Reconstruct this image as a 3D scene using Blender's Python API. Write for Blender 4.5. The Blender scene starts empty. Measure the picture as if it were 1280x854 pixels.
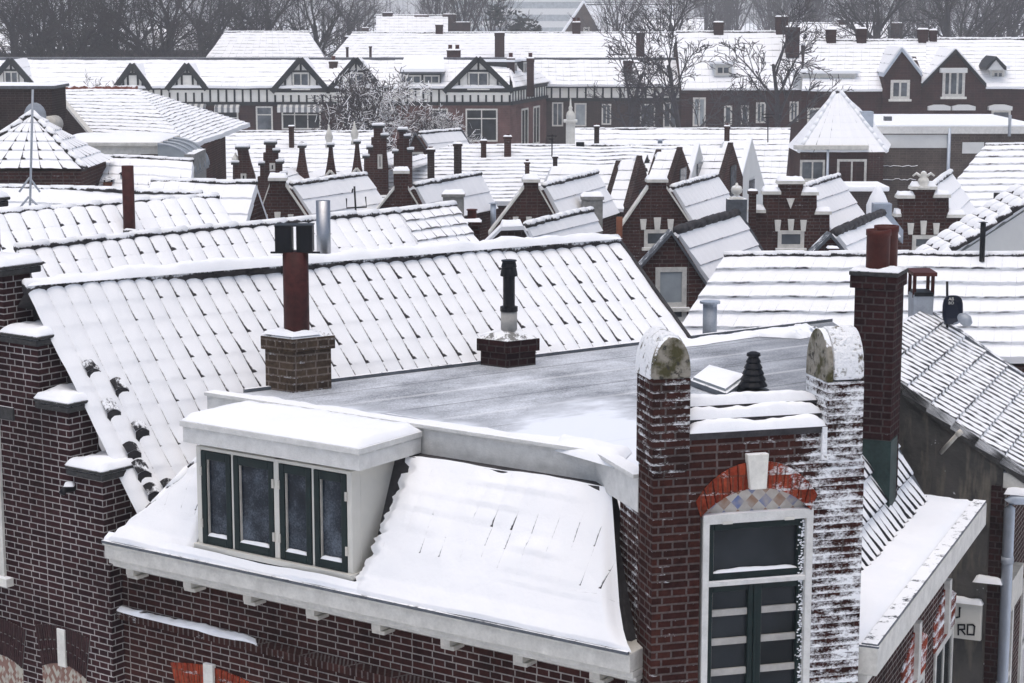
import bpy, math, random
from mathutils import Vector as V, noise as NZ
random.seed(7)
scene = bpy.context.scene
COL = scene.collection
# ------------------------------------------------------------------ camera model (metres, x right, y away, z up)
F, YH, HC = 2489.0, 10.0, 11.5
TH = math.atan((427 - YH) / F)
CAM = V((0, 0, HC))
FW = V((0, math.cos(TH), -math.sin(TH)))
UP = V((0, math.sin(TH), math.cos(TH)))
X = V((1, 0, 0)); Z = V((0, 0, 1))
def ray(px, py): return FW + X * ((px - 640) / F) - UP * ((py - 427) / F)
def pz(px, py, z):
    d = ray(px, py); return CAM + d * ((z - HC) / d.z)
def pY(px, py, Y):
    d = ray(px, py); return CAM + d * (Y / d.y)
def sm(a, b, x):
    t = max(0., min(1., (x - a) / (b - a))) if a != b else float(x > a)
    return t * t * (3 - 2 * t)
def lerp(a, b, t): return a + (b - a) * t
# ------------------------------------------------------------------ node helper
class NT:
    def __init__(s, name):
        s.m = bpy.data.materials.new(name); s.m.use_nodes = True
        s.t = s.m.node_tree; s.b = s.t.nodes['Principled BSDF']
        s._uv = None; s._pos = None
    def n(s, typ, **kw):
        nd = s.t.nodes.new(typ)
        for k, v in kw.items(): setattr(nd, k, v)
        return nd
    def put(s, sock, val):
        if isinstance(val, bpy.types.NodeSocket): s.t.links.new(val, sock)
        else:
            if sock.type == 'RGBA' and len(val) == 3: val = (*val, 1)
            sock.default_value = val
    def set(s, **kw):
        for k, v in kw.items(): s.put(s.b.inputs[k.replace('_', ' ')], v)
    def uv(s):
        if not s._uv: s._uv = s.n('ShaderNodeTexCoord').outputs['UV']
        return s._uv
    def pos(s):
        if not s._pos: s._pos = s.n('ShaderNodeNewGeometry')
        return s._pos.outputs['Position']
    def nrm(s): s.pos(); return s._pos.outputs['Normal']
    def m1(s, op, a, b=0.0, c=0.0, clamp=False):
        nd = s.n('ShaderNodeMath', operation=op, use_clamp=clamp)
        for i, v in enumerate((a, b, c)): s.put(nd.inputs[i], v)
        return nd.outputs[0]
    def sep(s, v):
        nd = s.n('ShaderNodeSeparateXYZ'); s.put(nd.inputs[0], v); return nd.outputs
    def comb(s, x, y, z=0.0):
        nd = s.n('ShaderNodeCombineXYZ')
        for i, v in enumerate((x, y, z)): s.put(nd.inputs[i], v)
        return nd.outputs[0]
    def scale(s, v, k):
        nd = s.n('ShaderNodeVectorMath', operation='MULTIPLY'); s.put(nd.inputs[0], v)
        nd.inputs[1].default_value = k if not isinstance(k, (int, float)) else (k, k, k)
        return nd.outputs[0]
    def noise(s, v, sc, det=3, rough=.55):
        nd = s.n('ShaderNodeTexNoise'); s.put(nd.inputs['Vector'], v)
        nd.inputs['Scale'].default_value = sc; nd.inputs['Detail'].default_value = det
        nd.inputs['Roughness'].default_value = rough
        return nd.outputs['Fac']
    def white(s, v):
        nd = s.n('ShaderNodeTexWhiteNoise', noise_dimensions='3D'); s.put(nd.inputs['Vector'], v); return nd.outputs['Value']
    def mr(s, v, a, b, c=0.0, d=1.0):
        nd = s.n('ShaderNodeMapRange', clamp=True)
        for i, x in enumerate((v, a, b, c, d)): s.put(nd.inputs[i], x)
        return nd.outputs[0]
    def mix(s, f, a, b):
        nd = s.n('ShaderNodeMix', data_type='RGBA')
        s.put(nd.inputs[0], f); s.put(nd.inputs[6], a); s.put(nd.inputs[7], b)
        return nd.outputs[2]
    def bump(s, h, st=.4, dist=.01):
        nd = s.n('ShaderNodeBump'); nd.inputs['Strength'].default_value = st
        nd.inputs['Distance'].default_value = dist; s.put(nd.inputs['Height'], h)
        s.put(s.b.inputs['Normal'], nd.outputs[0])
SNOW = (.865, .88, .90)
def simple(name, col, rough=.6, metal=0., var=.25, sc=6., bump=.15, spec=.18, snow=0.):
    t = NT(name); p = t.pos()
    nz = t.noise(p, sc, 5); n2 = t.noise(p, sc * 6, 3)
    f = t.m1('ADD', t.m1('MULTIPLY', nz, .7), t.m1('MULTIPLY', n2, .3))
    c = t.mix(t.mr(f, .3, .7), tuple(x * (1 - var) for x in col), tuple(min(1, x * (1 + var)) for x in col))
    r = rough
    if snow > 0:
        up = t.sep(t.nrm())[2]
        k = t.mr(t.m1('ADD', up, t.m1('MULTIPLY', t.m1('SUBTRACT', f, .5), 2.2)), .75 - snow, .95 - snow)
        c = t.mix(k, c, SNOW); r = t.mr(k, 0, 1, rough, .7)
    t.set(Base_Color=c, Roughness=r, Metallic=metal, Specular_IOR_Level=spec)
    if bump: t.bump(f, bump, .02)
    return t.m
def snowmat(name='snow', far=False):
    t = NT(name); p = t.pos()
    a = t.noise(p, 2.2, 4); b = t.noise(p, 45, 2); c = t.noise(p, 11, 3)
    t.set(Base_Color=t.mix(t.mr(a, .3, .7), (.84, .865, .90), (.88, .895, .92)), Roughness=.85, Specular_IOR_Level=.08)
    h = t.m1('ADD', t.m1('MULTIPLY', a, 1.0), t.m1('ADD', t.m1('MULTIPLY', b, .06), t.m1('MULTIPLY', c, .22)))
    t.bump(h, .5, .05)
    return t.m
def brickmat(name, c1, c2, mortar, snow=0., thr=.62, xgrad=None, row=.0625, bw=.215, ms=.009, stain=.35, far=False):
    t = NT(name); uv = t.uv(); p = t.pos()
    b = t.n('ShaderNodeTexBrick', offset=.5, offset_frequency=2, squash=.55, squash_frequency=2)
    t.put(b.inputs['Vector'], uv); b.inputs['Scale'].default_value = 1
    b.inputs['Brick Width'].default_value = bw; b.inputs['Row Height'].default_value = row
    b.inputs['Mortar Size'].default_value = ms; b.inputs['Mortar Smooth'].default_value = .25
    b.inputs['Bias'].default_value = -.1
    t.put(b.inputs['Color1'], c1); t.put(b.inputs['Color2'], c2); t.put(b.inputs['Mortar'], mortar)
    n1 = t.noise(p, 1.1, 5); n2 = t.noise(p, 30, 4)
    k = t.m1('ADD', t.mr(n1, .3, .7, 1 - stain, 1 + stain * .6), t.mr(n2, .3, .7, -.25, .25))
    col = t.n('ShaderNodeVectorMath', operation='SCALE'); t.put(col.inputs[0], b.outputs['Color']); t.put(col.inputs['Scale'], k)
    c = col.outputs[0]
    h = t.m1('SUBTRACT', t.m1('MULTIPLY', n2, .4), b.outputs['Fac'])
    r = .85
    if snow > 0:
        y = t.sep(uv)[1]
        fr = t.m1('FRACT', t.m1('DIVIDE', t.m1('ADD', y, .012), row))
        ledge = t.mr(fr, .0, .55, 1, 0)
        s1 = t.noise(t.scale(p, (1, 1, 2.2)), 5, 4); s2 = t.noise(t.scale(p, (1, 1, 1.7)), 38, 5, .7)
        s = t.m1('ADD', t.m1('ADD', t.m1('MULTIPLY', s1, .6), t.m1('MULTIPLY', s2, .50)), t.m1('MULTIPLY', ledge, .13))
        th = thr
        if xgrad:
            x = t.sep(p)[0]
            th = t.mr(x, xgrad[0], xgrad[1], thr, xgrad[2])
            s = t.m1('ADD', s, 0.0)
        d = t.m1('SUBTRACT', s, th)
        k = t.mr(d, -.045, .10)
        k = t.m1('MULTIPLY', k, snow)
        c = t.mix(k, c, SNOW); h = t.m1('ADD', h, t.m1('MULTIPLY', k, 1.6))
    t.set(Base_Color=c, Roughness=r, Specular_IOR_Level=.02)
    t.bump(h, .6 if not far else .25, .008)
    return t.m
def roofmat(name, tile=(.035, .033, .036), slit=0., dot=0., course=0., rib=0., ribk=1, ufade=None, bare=(.35, .6), ns=.5, soft=.05, vband=None):
    """snow lying on tiles; bare tile shows in the joints (UV runs in tile units, v down the slope)"""
    t = NT(name); uv = t.uv(); p = t.pos()
    x, y, _ = t.sep(uv)
    fu = t.m1('FRACT', x); fv = t.m1('FRACT', y)
    cell = t.comb(t.m1('FLOOR', x), t.m1('FLOOR', y))
    rnd = t.white(cell)
    B = t.mr(t.noise(p, ns, 3), bare[0], bare[1])
    if ufade: B = t.m1('MULTIPLY', B, t.mr(t.m1('ADD', x, t.m1('MULTIPLY', t.noise(p, .8, 3), 8)), ufade[0], ufade[1]))
    if vband: B = t.m1('MULTIPLY', B, t.m1('MULTIPLY', t.m1('GREATER_THAN', y, vband[0]), t.m1('LESS_THAN', y, vband[1])))
    fine = t.noise(p, 28, 3)
    wob = t.m1('MULTIPLY', t.m1('SUBTRACT', fine, .5), .10)
    masks = []
    if slit:
        w = t.m1('MULTIPLY', t.m1('MULTIPLY', t.mr(rnd, 0, 1, slit * .4, slit), B), t.mr(fv, .05, .95, .25, 1))
        masks.append(t.mr(t.m1('SUBTRACT', w, t.m1('ADD', fu, wob)), 0, soft))
    if dot:
        a = t.m1('MULTIPLY', fu, 1.0); bq = t.m1('MULTIPLY', t.m1('SUBTRACT', 1.0, fv), 1.25)
        d = t.m1('SQRT', t.m1('ADD', t.m1('MULTIPLY', a, a), t.m1('MULTIPLY', bq, bq)))
        r = t.m1('MULTIPLY', t.mr(rnd, .1, .8, dot * .35, dot), t.m1('ADD', t.m1('MULTIPLY', B, .8), .2 if not ufade else 0.0))
        masks.append(t.mr(t.m1('SUBTRACT', r, t.m1('ADD', d, wob)), 0, .05))
    if course:
        cn = t.noise(t.comb(t.m1('MULTIPLY', x, .9), t.m1('MULTIPLY', y, 1.7)), .7, 5)
        w = t.m1('MULTIPLY', t.m1('MULTIPLY', t.mr(cn, .38, .68, .0, 1), course), t.mr(B, 0, 1, .35, 1))
        masks.append(t.mr(t.m1('SUBTRACT', w, t.m1('SUBTRACT', 1.0, fv)), 0, .05))
    if rib:
        fr = t.m1('FRACT', t.m1('MULTIPLY', x, ribk))
        w = t.m1('MULTIPLY', t.mr(t.noise(uv, 2.3, 4), .25, .75, .2, 1.5), rib)
        masks.append(t.mr(t.m1('SUBTRACT', w, fr), 0, .15))
    k = masks[0]
    for q in masks[1:]: k = t.m1('MAXIMUM', k, q)
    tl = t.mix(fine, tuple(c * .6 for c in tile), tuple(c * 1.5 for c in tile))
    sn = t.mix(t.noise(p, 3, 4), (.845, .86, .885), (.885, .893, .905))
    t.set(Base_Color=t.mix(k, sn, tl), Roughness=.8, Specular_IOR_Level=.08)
    h = t.m1('SUBTRACT', t.m1('ADD', t.m1('MULTIPLY', t.noise(p, 9, 4), .5), t.m1('MULTIPLY', fine, .08)), t.m1('MULTIPLY', k, .7))
    t.bump(h, .45, .03)
    return t.m
def glassmat(name, c1=(.012, .016, .02), c2=(.05, .06, .07), rough=.08, frost=0.):
    t = NT(name); p = t.pos()
    a = t.noise(p, 1.5 if not frost else 3.5, 4); b = t.noise(p, 60, 4, .7)
    c = t.mix(t.mr(a, .35, .7), c1, c2); r = rough
    if frost:
        k = t.mr(t.m1('ADD', a, t.m1('MULTIPLY', t.m1('SUBTRACT', b, .5), .9)), .45, .75, 0, frost)
        c = t.mix(k, c, (.30, .35, .42)); r = t.mr(k, 0, 1, .12, .6)
    t.set(Base_Color=c, Roughness=r, Specular_IOR_Level=.14)
    return t.m
def lattice(name, kind):
    t = NT(name); x, y, _ = t.sep(t.uv())
    if kind == 'faience':
        s = 1 / .115; a = t.m1('MULTIPLY', t.m1('ADD', x, y), s); b = t.m1('MULTIPLY', t.m1('SUBTRACT', x, y), s)
        fa, fb = t.m1('FLOOR', a), t.m1('FLOOR', b)
        par = t.m1('FLOORED_MODULO', t.m1('ADD', fa, fb), 2.0)
        pb = t.m1('FLOORED_MODULO', fa, 2.0)
        c = t.mix(par, (.30, .17, .10), (.55, .53, .48))
        c = t.mix(t.m1('MULTIPLY', t.m1('SUBTRACT', 1.0, par), pb), c, (.12, .17, .36))
        c = t.mix(t.mr(t.noise(t.pos(), 9, 4), .4, .7), c, (.42, .38, .34))
    else:
        s = 1 / .065; a = t.m1('FLOOR', t.m1('MULTIPLY', t.m1('ADD', t.m1('MULTIPLY', x, 1.5), y), s)); b = t.m1('FLOOR', t.m1('MULTIPLY', t.m1('SUBTRACT', t.m1('MULTIPLY', x, 1.5), y), s))
        q = t.white(t.comb(a, b))
        c = t.mix(t.mr(q, .4, .55), (.36, .34, .28), (.17, .075, .05))
    t.set(Base_Color=c, Roughness=.4)
    return t.m
M = {}
M['snow'] = snowmat()
M['brick_left'] = brickmat('brick_purple_brown', (.038, .016, .017), (.020, .009, .011), (.34, .32, .31), row=.062, ms=.0062, stain=.5)
M['brick_front'] = brickmat('brick_red_brown', (.044, .0155, .013), (.023, .0095, .009), (.27, .245, .23), row=.062, ms=.0062, stain=.5)
M['brick_gable'] = brickmat('brick_gable_snow', (.052, .017, .013), (.026, .010, .009), (.10, .08, .075), snow=1., thr=.785, xgrad=(1.9, 2.4, .575))
M['brick_flank'] = brickmat('brick_flank_snow', (.046, .018, .015), (.025, .011, .011), (.13, .11, .10), snow=1., thr=.66)
M['brick_pier'] = brickmat('brick_pier_snow', (.044, .017, .014), (.024, .011, .010), (.08, .068, .065), snow=1., thr=.67)
M['brick_pier_white'] = brickmat('brick_pier_caked', (.044, .017, .014), (.024, .011, .010), (.08, .068, .065), snow=1., thr=.56)
M['brick_stack'] = brickmat('brick_stack', (.036, .014, .014), (.02, .010, .011), (.055, .044, .043), snow=1., thr=.86, row=.07, bw=.2)
M['brick_ledge'] = brickmat('brick_ledge', (.045, .018, .015), (.026, .012, .011), (.11, .09, .085), snow=1., thr=.74, row=.3, bw=.065, xgrad=(-3.7, -1.4, .80))
M['brick_mid'] = brickmat('brick_mid', (.066, .026, .022), (.038, .017, .016), (.09, .075, .07), snow=.9, thr=.80, row=.075, bw=.24, far=True)
M['brick_dusk'] = brickmat('brick_dusk', (.042, .026, .024), (.026, .018, .018), (.07, .06, .058), snow=.9, thr=.84, row=.075, bw=.24, far=True)
M['brick_far'] = brickmat('brick_far', (.048, .022, .021), (.033, .017, .018), (.055, .042, .04), row=.15, bw=.4, far=True)
M['brick_rose'] = brickmat('brick_rose', (.13, .066, .06), (.10, .052, .048), (.13, .09, .085), row=.15, bw=.4, far=True)
M['brick_grey'] = brickmat('brick_grey', (.095, .075, .065), (.07, .055, .05), (.13, .11, .1), row=.1, bw=.3, far=True)
M['red_arch'] = brickmat('red_arch_brick', (.30, .052, .024), (.20, .03, .016), (.17, .05, .03), snow=1., thr=.74, row=.13, bw=.075, stain=.6, xgrad=(1.75, 2.5, .60))
M['white'] = simple('white_paint', (.56, .55, .51), .5, var=.22, sc=7, bump=.15)
M['white_old'] = simple('weathered_white_paint', (.52, .50, .45), .55, var=.22, sc=8, bump=.3)
M['white_snowy'] = simple('white_paint_snow_spattered', (.60, .60, .58), .6, var=.15, sc=10, bump=.5, snow=.25)
M['cream'] = simple('cream_paint', (.60, .59, .54), .5, var=.08, sc=2)
M['green'] = simple('bottle_green_paint', (.006, .016, .016), .45, var=.35, sc=9, bump=.1)
M['glass'] = glassmat('window_glass', (.003, .006, .008), (.026, .032, .038), .1)
M['glass_frost'] = glassmat('frosted_glass', (.008, .012, .018), (.03, .042, .058), frost=.28)
M['glass_pale'] = glassmat('pale_blind_glass', (.22, .25, .27), (.36, .40, .42), .25)
M['glass_mid'] = glassmat('curtained_glass', (.05, .06, .07), (.16, .18, .20), .12)
M['rust'] = simple('rusted_flue_metal', (.05, .012, .011), .6, var=.5, sc=14)
M['clay'] = simple('dark_clay_pot', (.07, .016, .012), .55, var=.35, sc=10)
M['orange'] = simple('orange_clay_pipe', (.17, .06, .03), .6)
M['black'] = simple('black_metal', (.007, .008, .011), .45, var=.3)
M['zinc'] = simple('zinc', (.33, .36, .40), .5, .3, var=.2, sc=8)
M['steel'] = simple('stainless_steel', (.40, .41, .43), .38, 1., var=.2, sc=5, bump=0)
M['galv'] = simple('galvanised_pipe', (.42, .47, .54), .45, .4, var=.12)
M['lead'] = simple('lead_flashing', (.10, .11, .125), .6, var=.4, sc=9, snow=.05)
M['greenlead'] = simple('green_flashing', (.022, .04, .038), .6, var=.5, sc=6)
M['stone_cap'] = simple('dark_stone_coping', (.045, .045, .045), .9, var=.5, sc=22, bump=.8, snow=.12)
M['stone'] = simple('pale_stone', (.66, .65, .60), .7, var=.2, sc=6, snow=.1)
M['concrete'] = simple('concrete', (.25, .25, .24), .85, var=.35, sc=9, snow=.1)
M['flue_grey'] = simple('fibre_cement_flue', (.38, .37, .35), .8, var=.2)
M['stack_old'] = brickmat('old_stack_brick', (.085, .06, .042), (.055, .04, .03), (.16, .13, .11), snow=1., thr=.76, row=.07, stain=.6)
M['stack_icy'] = brickmat('icy_stack_brick', (.10, .06, .045), (.06, .04, .035), (.42, .41, .40), snow=1., thr=.74, row=.07)
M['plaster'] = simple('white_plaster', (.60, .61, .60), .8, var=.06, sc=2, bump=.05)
M['tudorwhite'] = simple('tudor_plaster', (.76, .75, .70), .8, var=.08, sc=1.5, bump=0)
M['timber'] = simple('dark_timber', (.012, .016, .019), .6, var=.3, sc=3, bump=0)
M['bark'] = simple('bark', (.028, .026, .03), .9, var=.4, sc=3, bump=0, snow=.0)
M['bark_pale'] = simple('pale_bark', (.055, .052, .058), .9, var=.4, sc=3, bump=0)
M['mortar'] = simple('lime_mortar', (.16, .15, .145), .9)
M['bark_snow'] = simple('bark_with_snow', (.035, .03, .032), .9, var=.4, sc=3, bump=0, snow=.2)
M['twig_frost'] = simple('frosted_twigs', (.05, .043, .045), .9, var=.4, sc=5, bump=0, snow=.5)
M['dark_leaf'] = simple('evergreen_leaf', (.02, .026, .026), .8, var=.5, sc=1, bump=0)
M['stucco'] = None
M['faience'] = lattice('blue_and_buff_tile_panel', 'faience')
M['diamond'] = lattice('red_and_cream_diamond_panel', 'diamond')
M['ridge'] = simple('ridge_tiles_under_snow', (.04, .038, .04), .75, var=.5, sc=7, bump=.4, snow=.68)
M['ridge_bare'] = simple('dark_ridge_tiles', (.045, .043, .046), .75, var=.5, sc=5, bump=.4, snow=.0)
M['bare_tile'] = simple('bare_dark_tile', (.028, .027, .03), .75, var=.5, sc=7, bump=.3, snow=.22)
M['ridge_red'] = simple('red_ridge_tiles', (.16, .05, .035), .75, var=.4, sc=5, bump=.2, snow=.1)
M['roof_near'] = roofmat('snow_on_pantiles', slit=.16, dot=.32, course=.01, ufade=(4, 14), bare=(.18, .42), ns=.45)
M['roof_near2'] = roofmat('snow_on_pantiles_row', slit=.16, dot=.30, course=.01, bare=(.25, .52))
M['roof_smooth'] = roofmat('deep_snow_on_tiles', slit=.13, dot=.17, bare=(.44, .66), ns=.9)
M['roof_mansard'] = roofmat('deep_mansard_snow', slit=.15, dot=.20, bare=(.40, .60), ns=1.3, vband=(2.0, 5.0))
M['roof_bare'] = roofmat('half_bare_pantiles', tile=(.018, .018, .02), slit=.75, dot=.8, bare=(.20, .5), ns=2.2, soft=.1)
M['roof_slate'] = roofmat('ribbed_tiles_with_snow', tile=(.03, .031, .035), rib=.30, course=.11, bare=(.2, .5))
M['roof_steep'] = roofmat('steep_tiles_with_snow', tile=(.022, .022, .026), slit=.40, dot=.25, course=.12, bare=(.1, .3))
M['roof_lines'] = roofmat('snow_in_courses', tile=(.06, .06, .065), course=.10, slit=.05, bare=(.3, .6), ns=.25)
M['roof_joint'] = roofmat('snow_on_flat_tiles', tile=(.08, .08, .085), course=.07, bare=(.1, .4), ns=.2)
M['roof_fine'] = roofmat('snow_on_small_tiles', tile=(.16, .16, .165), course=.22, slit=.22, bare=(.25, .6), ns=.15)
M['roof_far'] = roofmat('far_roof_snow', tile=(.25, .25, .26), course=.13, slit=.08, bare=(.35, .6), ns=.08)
t = NT('dark_stained_stucco'); p = t.pos(); a = t.noise(p, .9, 6, .65); b = t.noise(p, 9, 5); q = t.noise(t.scale(p, (6, 6, 1.2)), 1.5, 4)
c = t.mix(t.mr(a, .38, .6), (.028, .027, .027), (.085, .08, .074)); c = t.mix(t.mr(q, .52, .68), c, (.14, .125, .10))
c = t.mix(t.mr(t.m1('ADD', b, t.m1('MULTIPLY', a, .4)), .90, .95), c, SNOW)
t.set(Base_Color=c, Roughness=.9); t.bump(b, .6, .02); M['stucco'] = t.m
t = NT('moss_on_stone'); p = t.pos(); a = t.noise(p, 7, 5); b = t.noise(p, 18, 4)
c = t.mix(t.mr(a, .45, .6), (.26, .24, .20), (.05, .045, .012)); c = t.mix(t.mr(b, .56, .66), c, (.03, .028, .02))
up = t.sep(t.nrm())[2]; c = t.mix(t.mr(t.m1('ADD', t.m1('MULTIPLY', up, .5), b), .72, .80), c, SNOW)
t.set(Base_Color=c, Roughness=.9); t.bump(t.m1('ADD', a, b), .8, .02); M['moss'] = t.m
t = NT('snow_crusted_stone'); p = t.pos(); a = t.noise(p, 9, 4); b = t.noise(p, 32, 4)
c = t.mix(t.mr(t.m1('ADD', t.m1('MULTIPLY', a, .6), t.m1('MULTIPLY', b, .5)), .40, .50), (.10, .085, .05), SNOW)
t.set(Base_Color=c, Roughness=.85); t.bump(t.m1('ADD', a, b), 1., .03); M['crust'] = t.m
# frost-dusted bitumen: u runs along the strips, v across them
t = NT('frosted_bitumen'); uv = t.uv(); p = t.pos(); x, y, _ = t.sep(uv)
g = t.noise(t.scale(uv, (1.0, 1.7, 1)), .9, 6, .62); fi = t.noise(p, 55, 3, .8); st = t.noise(t.scale(uv, (.8, 9, 1)), 1.2, 3)
seam = t.m1('ABSOLUTE', t.m1('SUBTRACT', t.m1('FRACT', t.m1('ADD', t.m1('MULTIPLY', y, .93), t.m1('MULTIPLY', st, .02))), .5))
f = t.m1('ADD', t.m1('ADD', g, t.m1('MULTIPLY', t.m1('SUBTRACT', fi, .5), .75)), t.m1('MULTIPLY', t.m1('SUBTRACT', st, .5), .14))
k = t.mr(f, .28, .71, .14, .86)
DRX, DRY, ENL = pz(735, 540, 7.83), pz(640, 545, 7.83), V((.5703, .8214, 0))
sx, sy, _ = t.sep(p)
def blob(c_, rx, ry):
    a_ = t.m1('DIVIDE', t.m1('SUBTRACT', sx, c_.x), rx); b_ = t.m1('DIVIDE', t.m1('SUBTRACT', sy, c_.y), ry)
    return t.m1('SQRT', t.m1('ADD', t.m1('MULTIPLY', a_, a_), t.m1('MULTIPLY', b_, b_)))
wn = t.m1('MULTIPLY', t.m1('SUBTRACT', g, .5), 1.6)
d1 = t.mr(t.m1('ADD', blob(DRX, 1.0, 1.5), wn), .55, 1.15, 1, 0)
td = t.m1('ADD', t.m1('MULTIPLY', sx, ENL.x), t.m1('MULTIPLY', sy, ENL.y)); t0_ = pz(752, 571, 7.83).dot(ENL)
d2 = t.mr(t.m1('ADD', t.m1('SUBTRACT', td, t0_), wn), .10, .75, 1, 0)
lay = t.m1('MAXIMUM', d1, d2)
dry = t.mr(sx, 1.6, 3.0, 1.0, .55)
k = t.m1('MAXIMUM', t.m1('MULTIPLY', k, dry), lay)
c = t.mix(k, (.040, .049, .062), (.76, .80, .86))
sk_ = t.m1('SUBTRACT', 1.0, t.m1('MULTIPLY', lay, .9))
c = t.mix(t.m1('MULTIPLY', t.mr(seam, 0, .022, .6, 0), sk_), c, (.025, .028, .033)); c = t.mix(t.m1('MULTIPLY', t.mr(seam, .45, .5, 0, .35), sk_), c, SNOW)
t.set(Base_Color=c, Roughness=.8); t.bump(t.m1('ADD', fi, g), .3, .01); M['bitumen'] = t.m
# ------------------------------------------------------------------ mesh builder
class MB:
    def __init__(s): s.v = []; s.f = []; s.u = []
    def face(s, pts, uv=None):
        k = len(s.v); s.v += [V(p) for p in pts]; s.f.append(list(range(k, k + len(pts)))); s.u.append(uv); return s
    def add(s, verts, faces, uvs=None):
        k = len(s.v); s.v += [V(p) for p in verts]
        for i, f in enumerate(faces): s.f.append([a + k for a in f]); s.u.append(uvs[i] if uvs else None)
        return s
    def box(s, o, a, b, c):
        o, a, b, c = V(o), V(a), V(b), V(c)
        p = [o, o + a, o + a + b, o + b]; p += [q + c for q in p]
        return s.add(p, [(0, 3, 2, 1), (4, 5, 6, 7), (0, 1, 5, 4), (1, 2, 6, 5), (2, 3, 7, 6), (3, 0, 4, 7)])
    def cbox(s, c, sx, sy, sz, rot=0.):
        a = V((math.cos(rot), math.sin(rot), 0)); b = V((-a.y, a.x, 0)); c = V(c)
        return s.box(c - a * sx / 2 - b * sy / 2, a * sx, b * sy, Z * sz)
    def prism(s, poly, vec):
        n = len(poly); poly = [V(p) for p in poly]; vec = V(vec)
        return s.add(poly + [p + vec for p in poly], [tuple(range(n))[::-1], tuple(range(n, 2 * n))] + [(i, (i + 1) % n, n + (i + 1) % n, n + i) for i in range(n)])
    def hull8(s, lo, hi):   # two quads (same order) joined
        return s.add(lo + hi, [(3, 2, 1, 0), (4, 5, 6, 7)] + [(i, (i + 1) % 4, 4 + (i + 1) % 4, 4 + i) for i in range(4)])
    def tube(s, pts, rad, n=8, caps=True):
        pts = [V(p) for p in pts]; rr = rad if isinstance(rad, (list, tuple)) else [rad] * len(pts)
        vs = []
        for i, p in enumerate(pts):
            d = (pts[min(i + 1, len(pts) - 1)] - pts[max(i - 1, 0)]).normalized()
            a = d.orthogonal().normalized() if abs(d.z) > .95 else d.cross(Z).normalized(); b = d.cross(a)
            vs += [p + (a * math.cos(2 * math.pi * k / n) + b * math.sin(2 * math.pi * k / n)) * rr[i] for k in range(n)]
        fs = [(i * n + k, i * n + (k + 1) % n, (i + 1) * n + (k + 1) % n, (i + 1) * n + k) for i in range(len(pts) - 1) for k in range(n)]
        if caps: fs += [tuple(range(n))[::-1], tuple(range((len(pts) - 1) * n, len(pts) * n))]
        return s.add(vs, fs)
    def lathe(s, base, prof, n=14, rot=0.):
        base = V(base); vs = []
        for r, z in prof: vs += [base + V((r * math.cos(rot + 2 * math.pi * k / n), r * math.sin(rot + 2 * math.pi * k / n), z)) for k in range(n)]
        m = len(prof)
        fs = [(i * n + k, i * n + (k + 1) % n, (i + 1) * n + (k + 1) % n, (i + 1) * n + k) for i in range(m - 1) for k in range(n)]
        fs += [tuple(range(n))[::-1], tuple(range((m - 1) * n, m * n))]
        return s.add(vs, fs)
    def build(s, name, mat, parent=None, smooth=False, bevel=0., uvrot=None):
        me = bpy.data.meshes.new(name); off = parent['_base'] if parent is not None and '_base' in parent else None
        off = V(off) if off is not None else V((0, 0, 0))
        if parent is None and s.v:
            n = len(s.v); off = V((sum(p.x for p in s.v) / n, sum(p.y for p in s.v) / n, min(p.z for p in s.v)))
        me.from_pydata([p - off for p in s.v], [], s.f); me.update()
        uvl = me.uv_layers.new(name='UVMap').data
        for pg, uv in zip(me.polygons, s.u):
            if uv is None:
                nn = pg.normal
                if abs(nn.z) < .75:
                    tx = V((-nn.y, nn.x, 0)).normalized()
                    if tx.x < -1e-4 or (abs(tx.x) <= 1e-4 and tx.y < 0): tx = -tx
                    uv = [(s.v[i].dot(tx), s.v[i].z) for i in pg.vertices]
                else: uv = [(s.v[i].x, s.v[i].y) for i in pg.vertices]
            for li, q in zip(pg.loop_indices, uv): uvl[li].uv = q
        if smooth:
            for pg in me.polygons: pg.use_smooth = True
        me.materials.append(mat)
        o = bpy.data.objects.new(name, me); COL.objects.link(o)
        if parent is not None: o.parent = parent; o['_base'] = tuple(off)
        else: o.location = off; o['_base'] = tuple(off)
        if bevel:
            bm = o.modifiers.new('bevel', 'BEVEL'); bm.width = bevel; bm.segments = 2; bm.limit_method = 'ANGLE'
        return o
def tag(o, label, cat, group=None):
    o['label'] = label; o['category'] = cat
    if group: o['group'] = group
    return o
def thing(name, label, cat, base, group=None):
    o = bpy.data.objects.new(name, None); COL.objects.link(o); o.empty_display_size = .3
    o.location = base; o['_base'] = tuple(base); return tag(o, label, cat, group)
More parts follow.
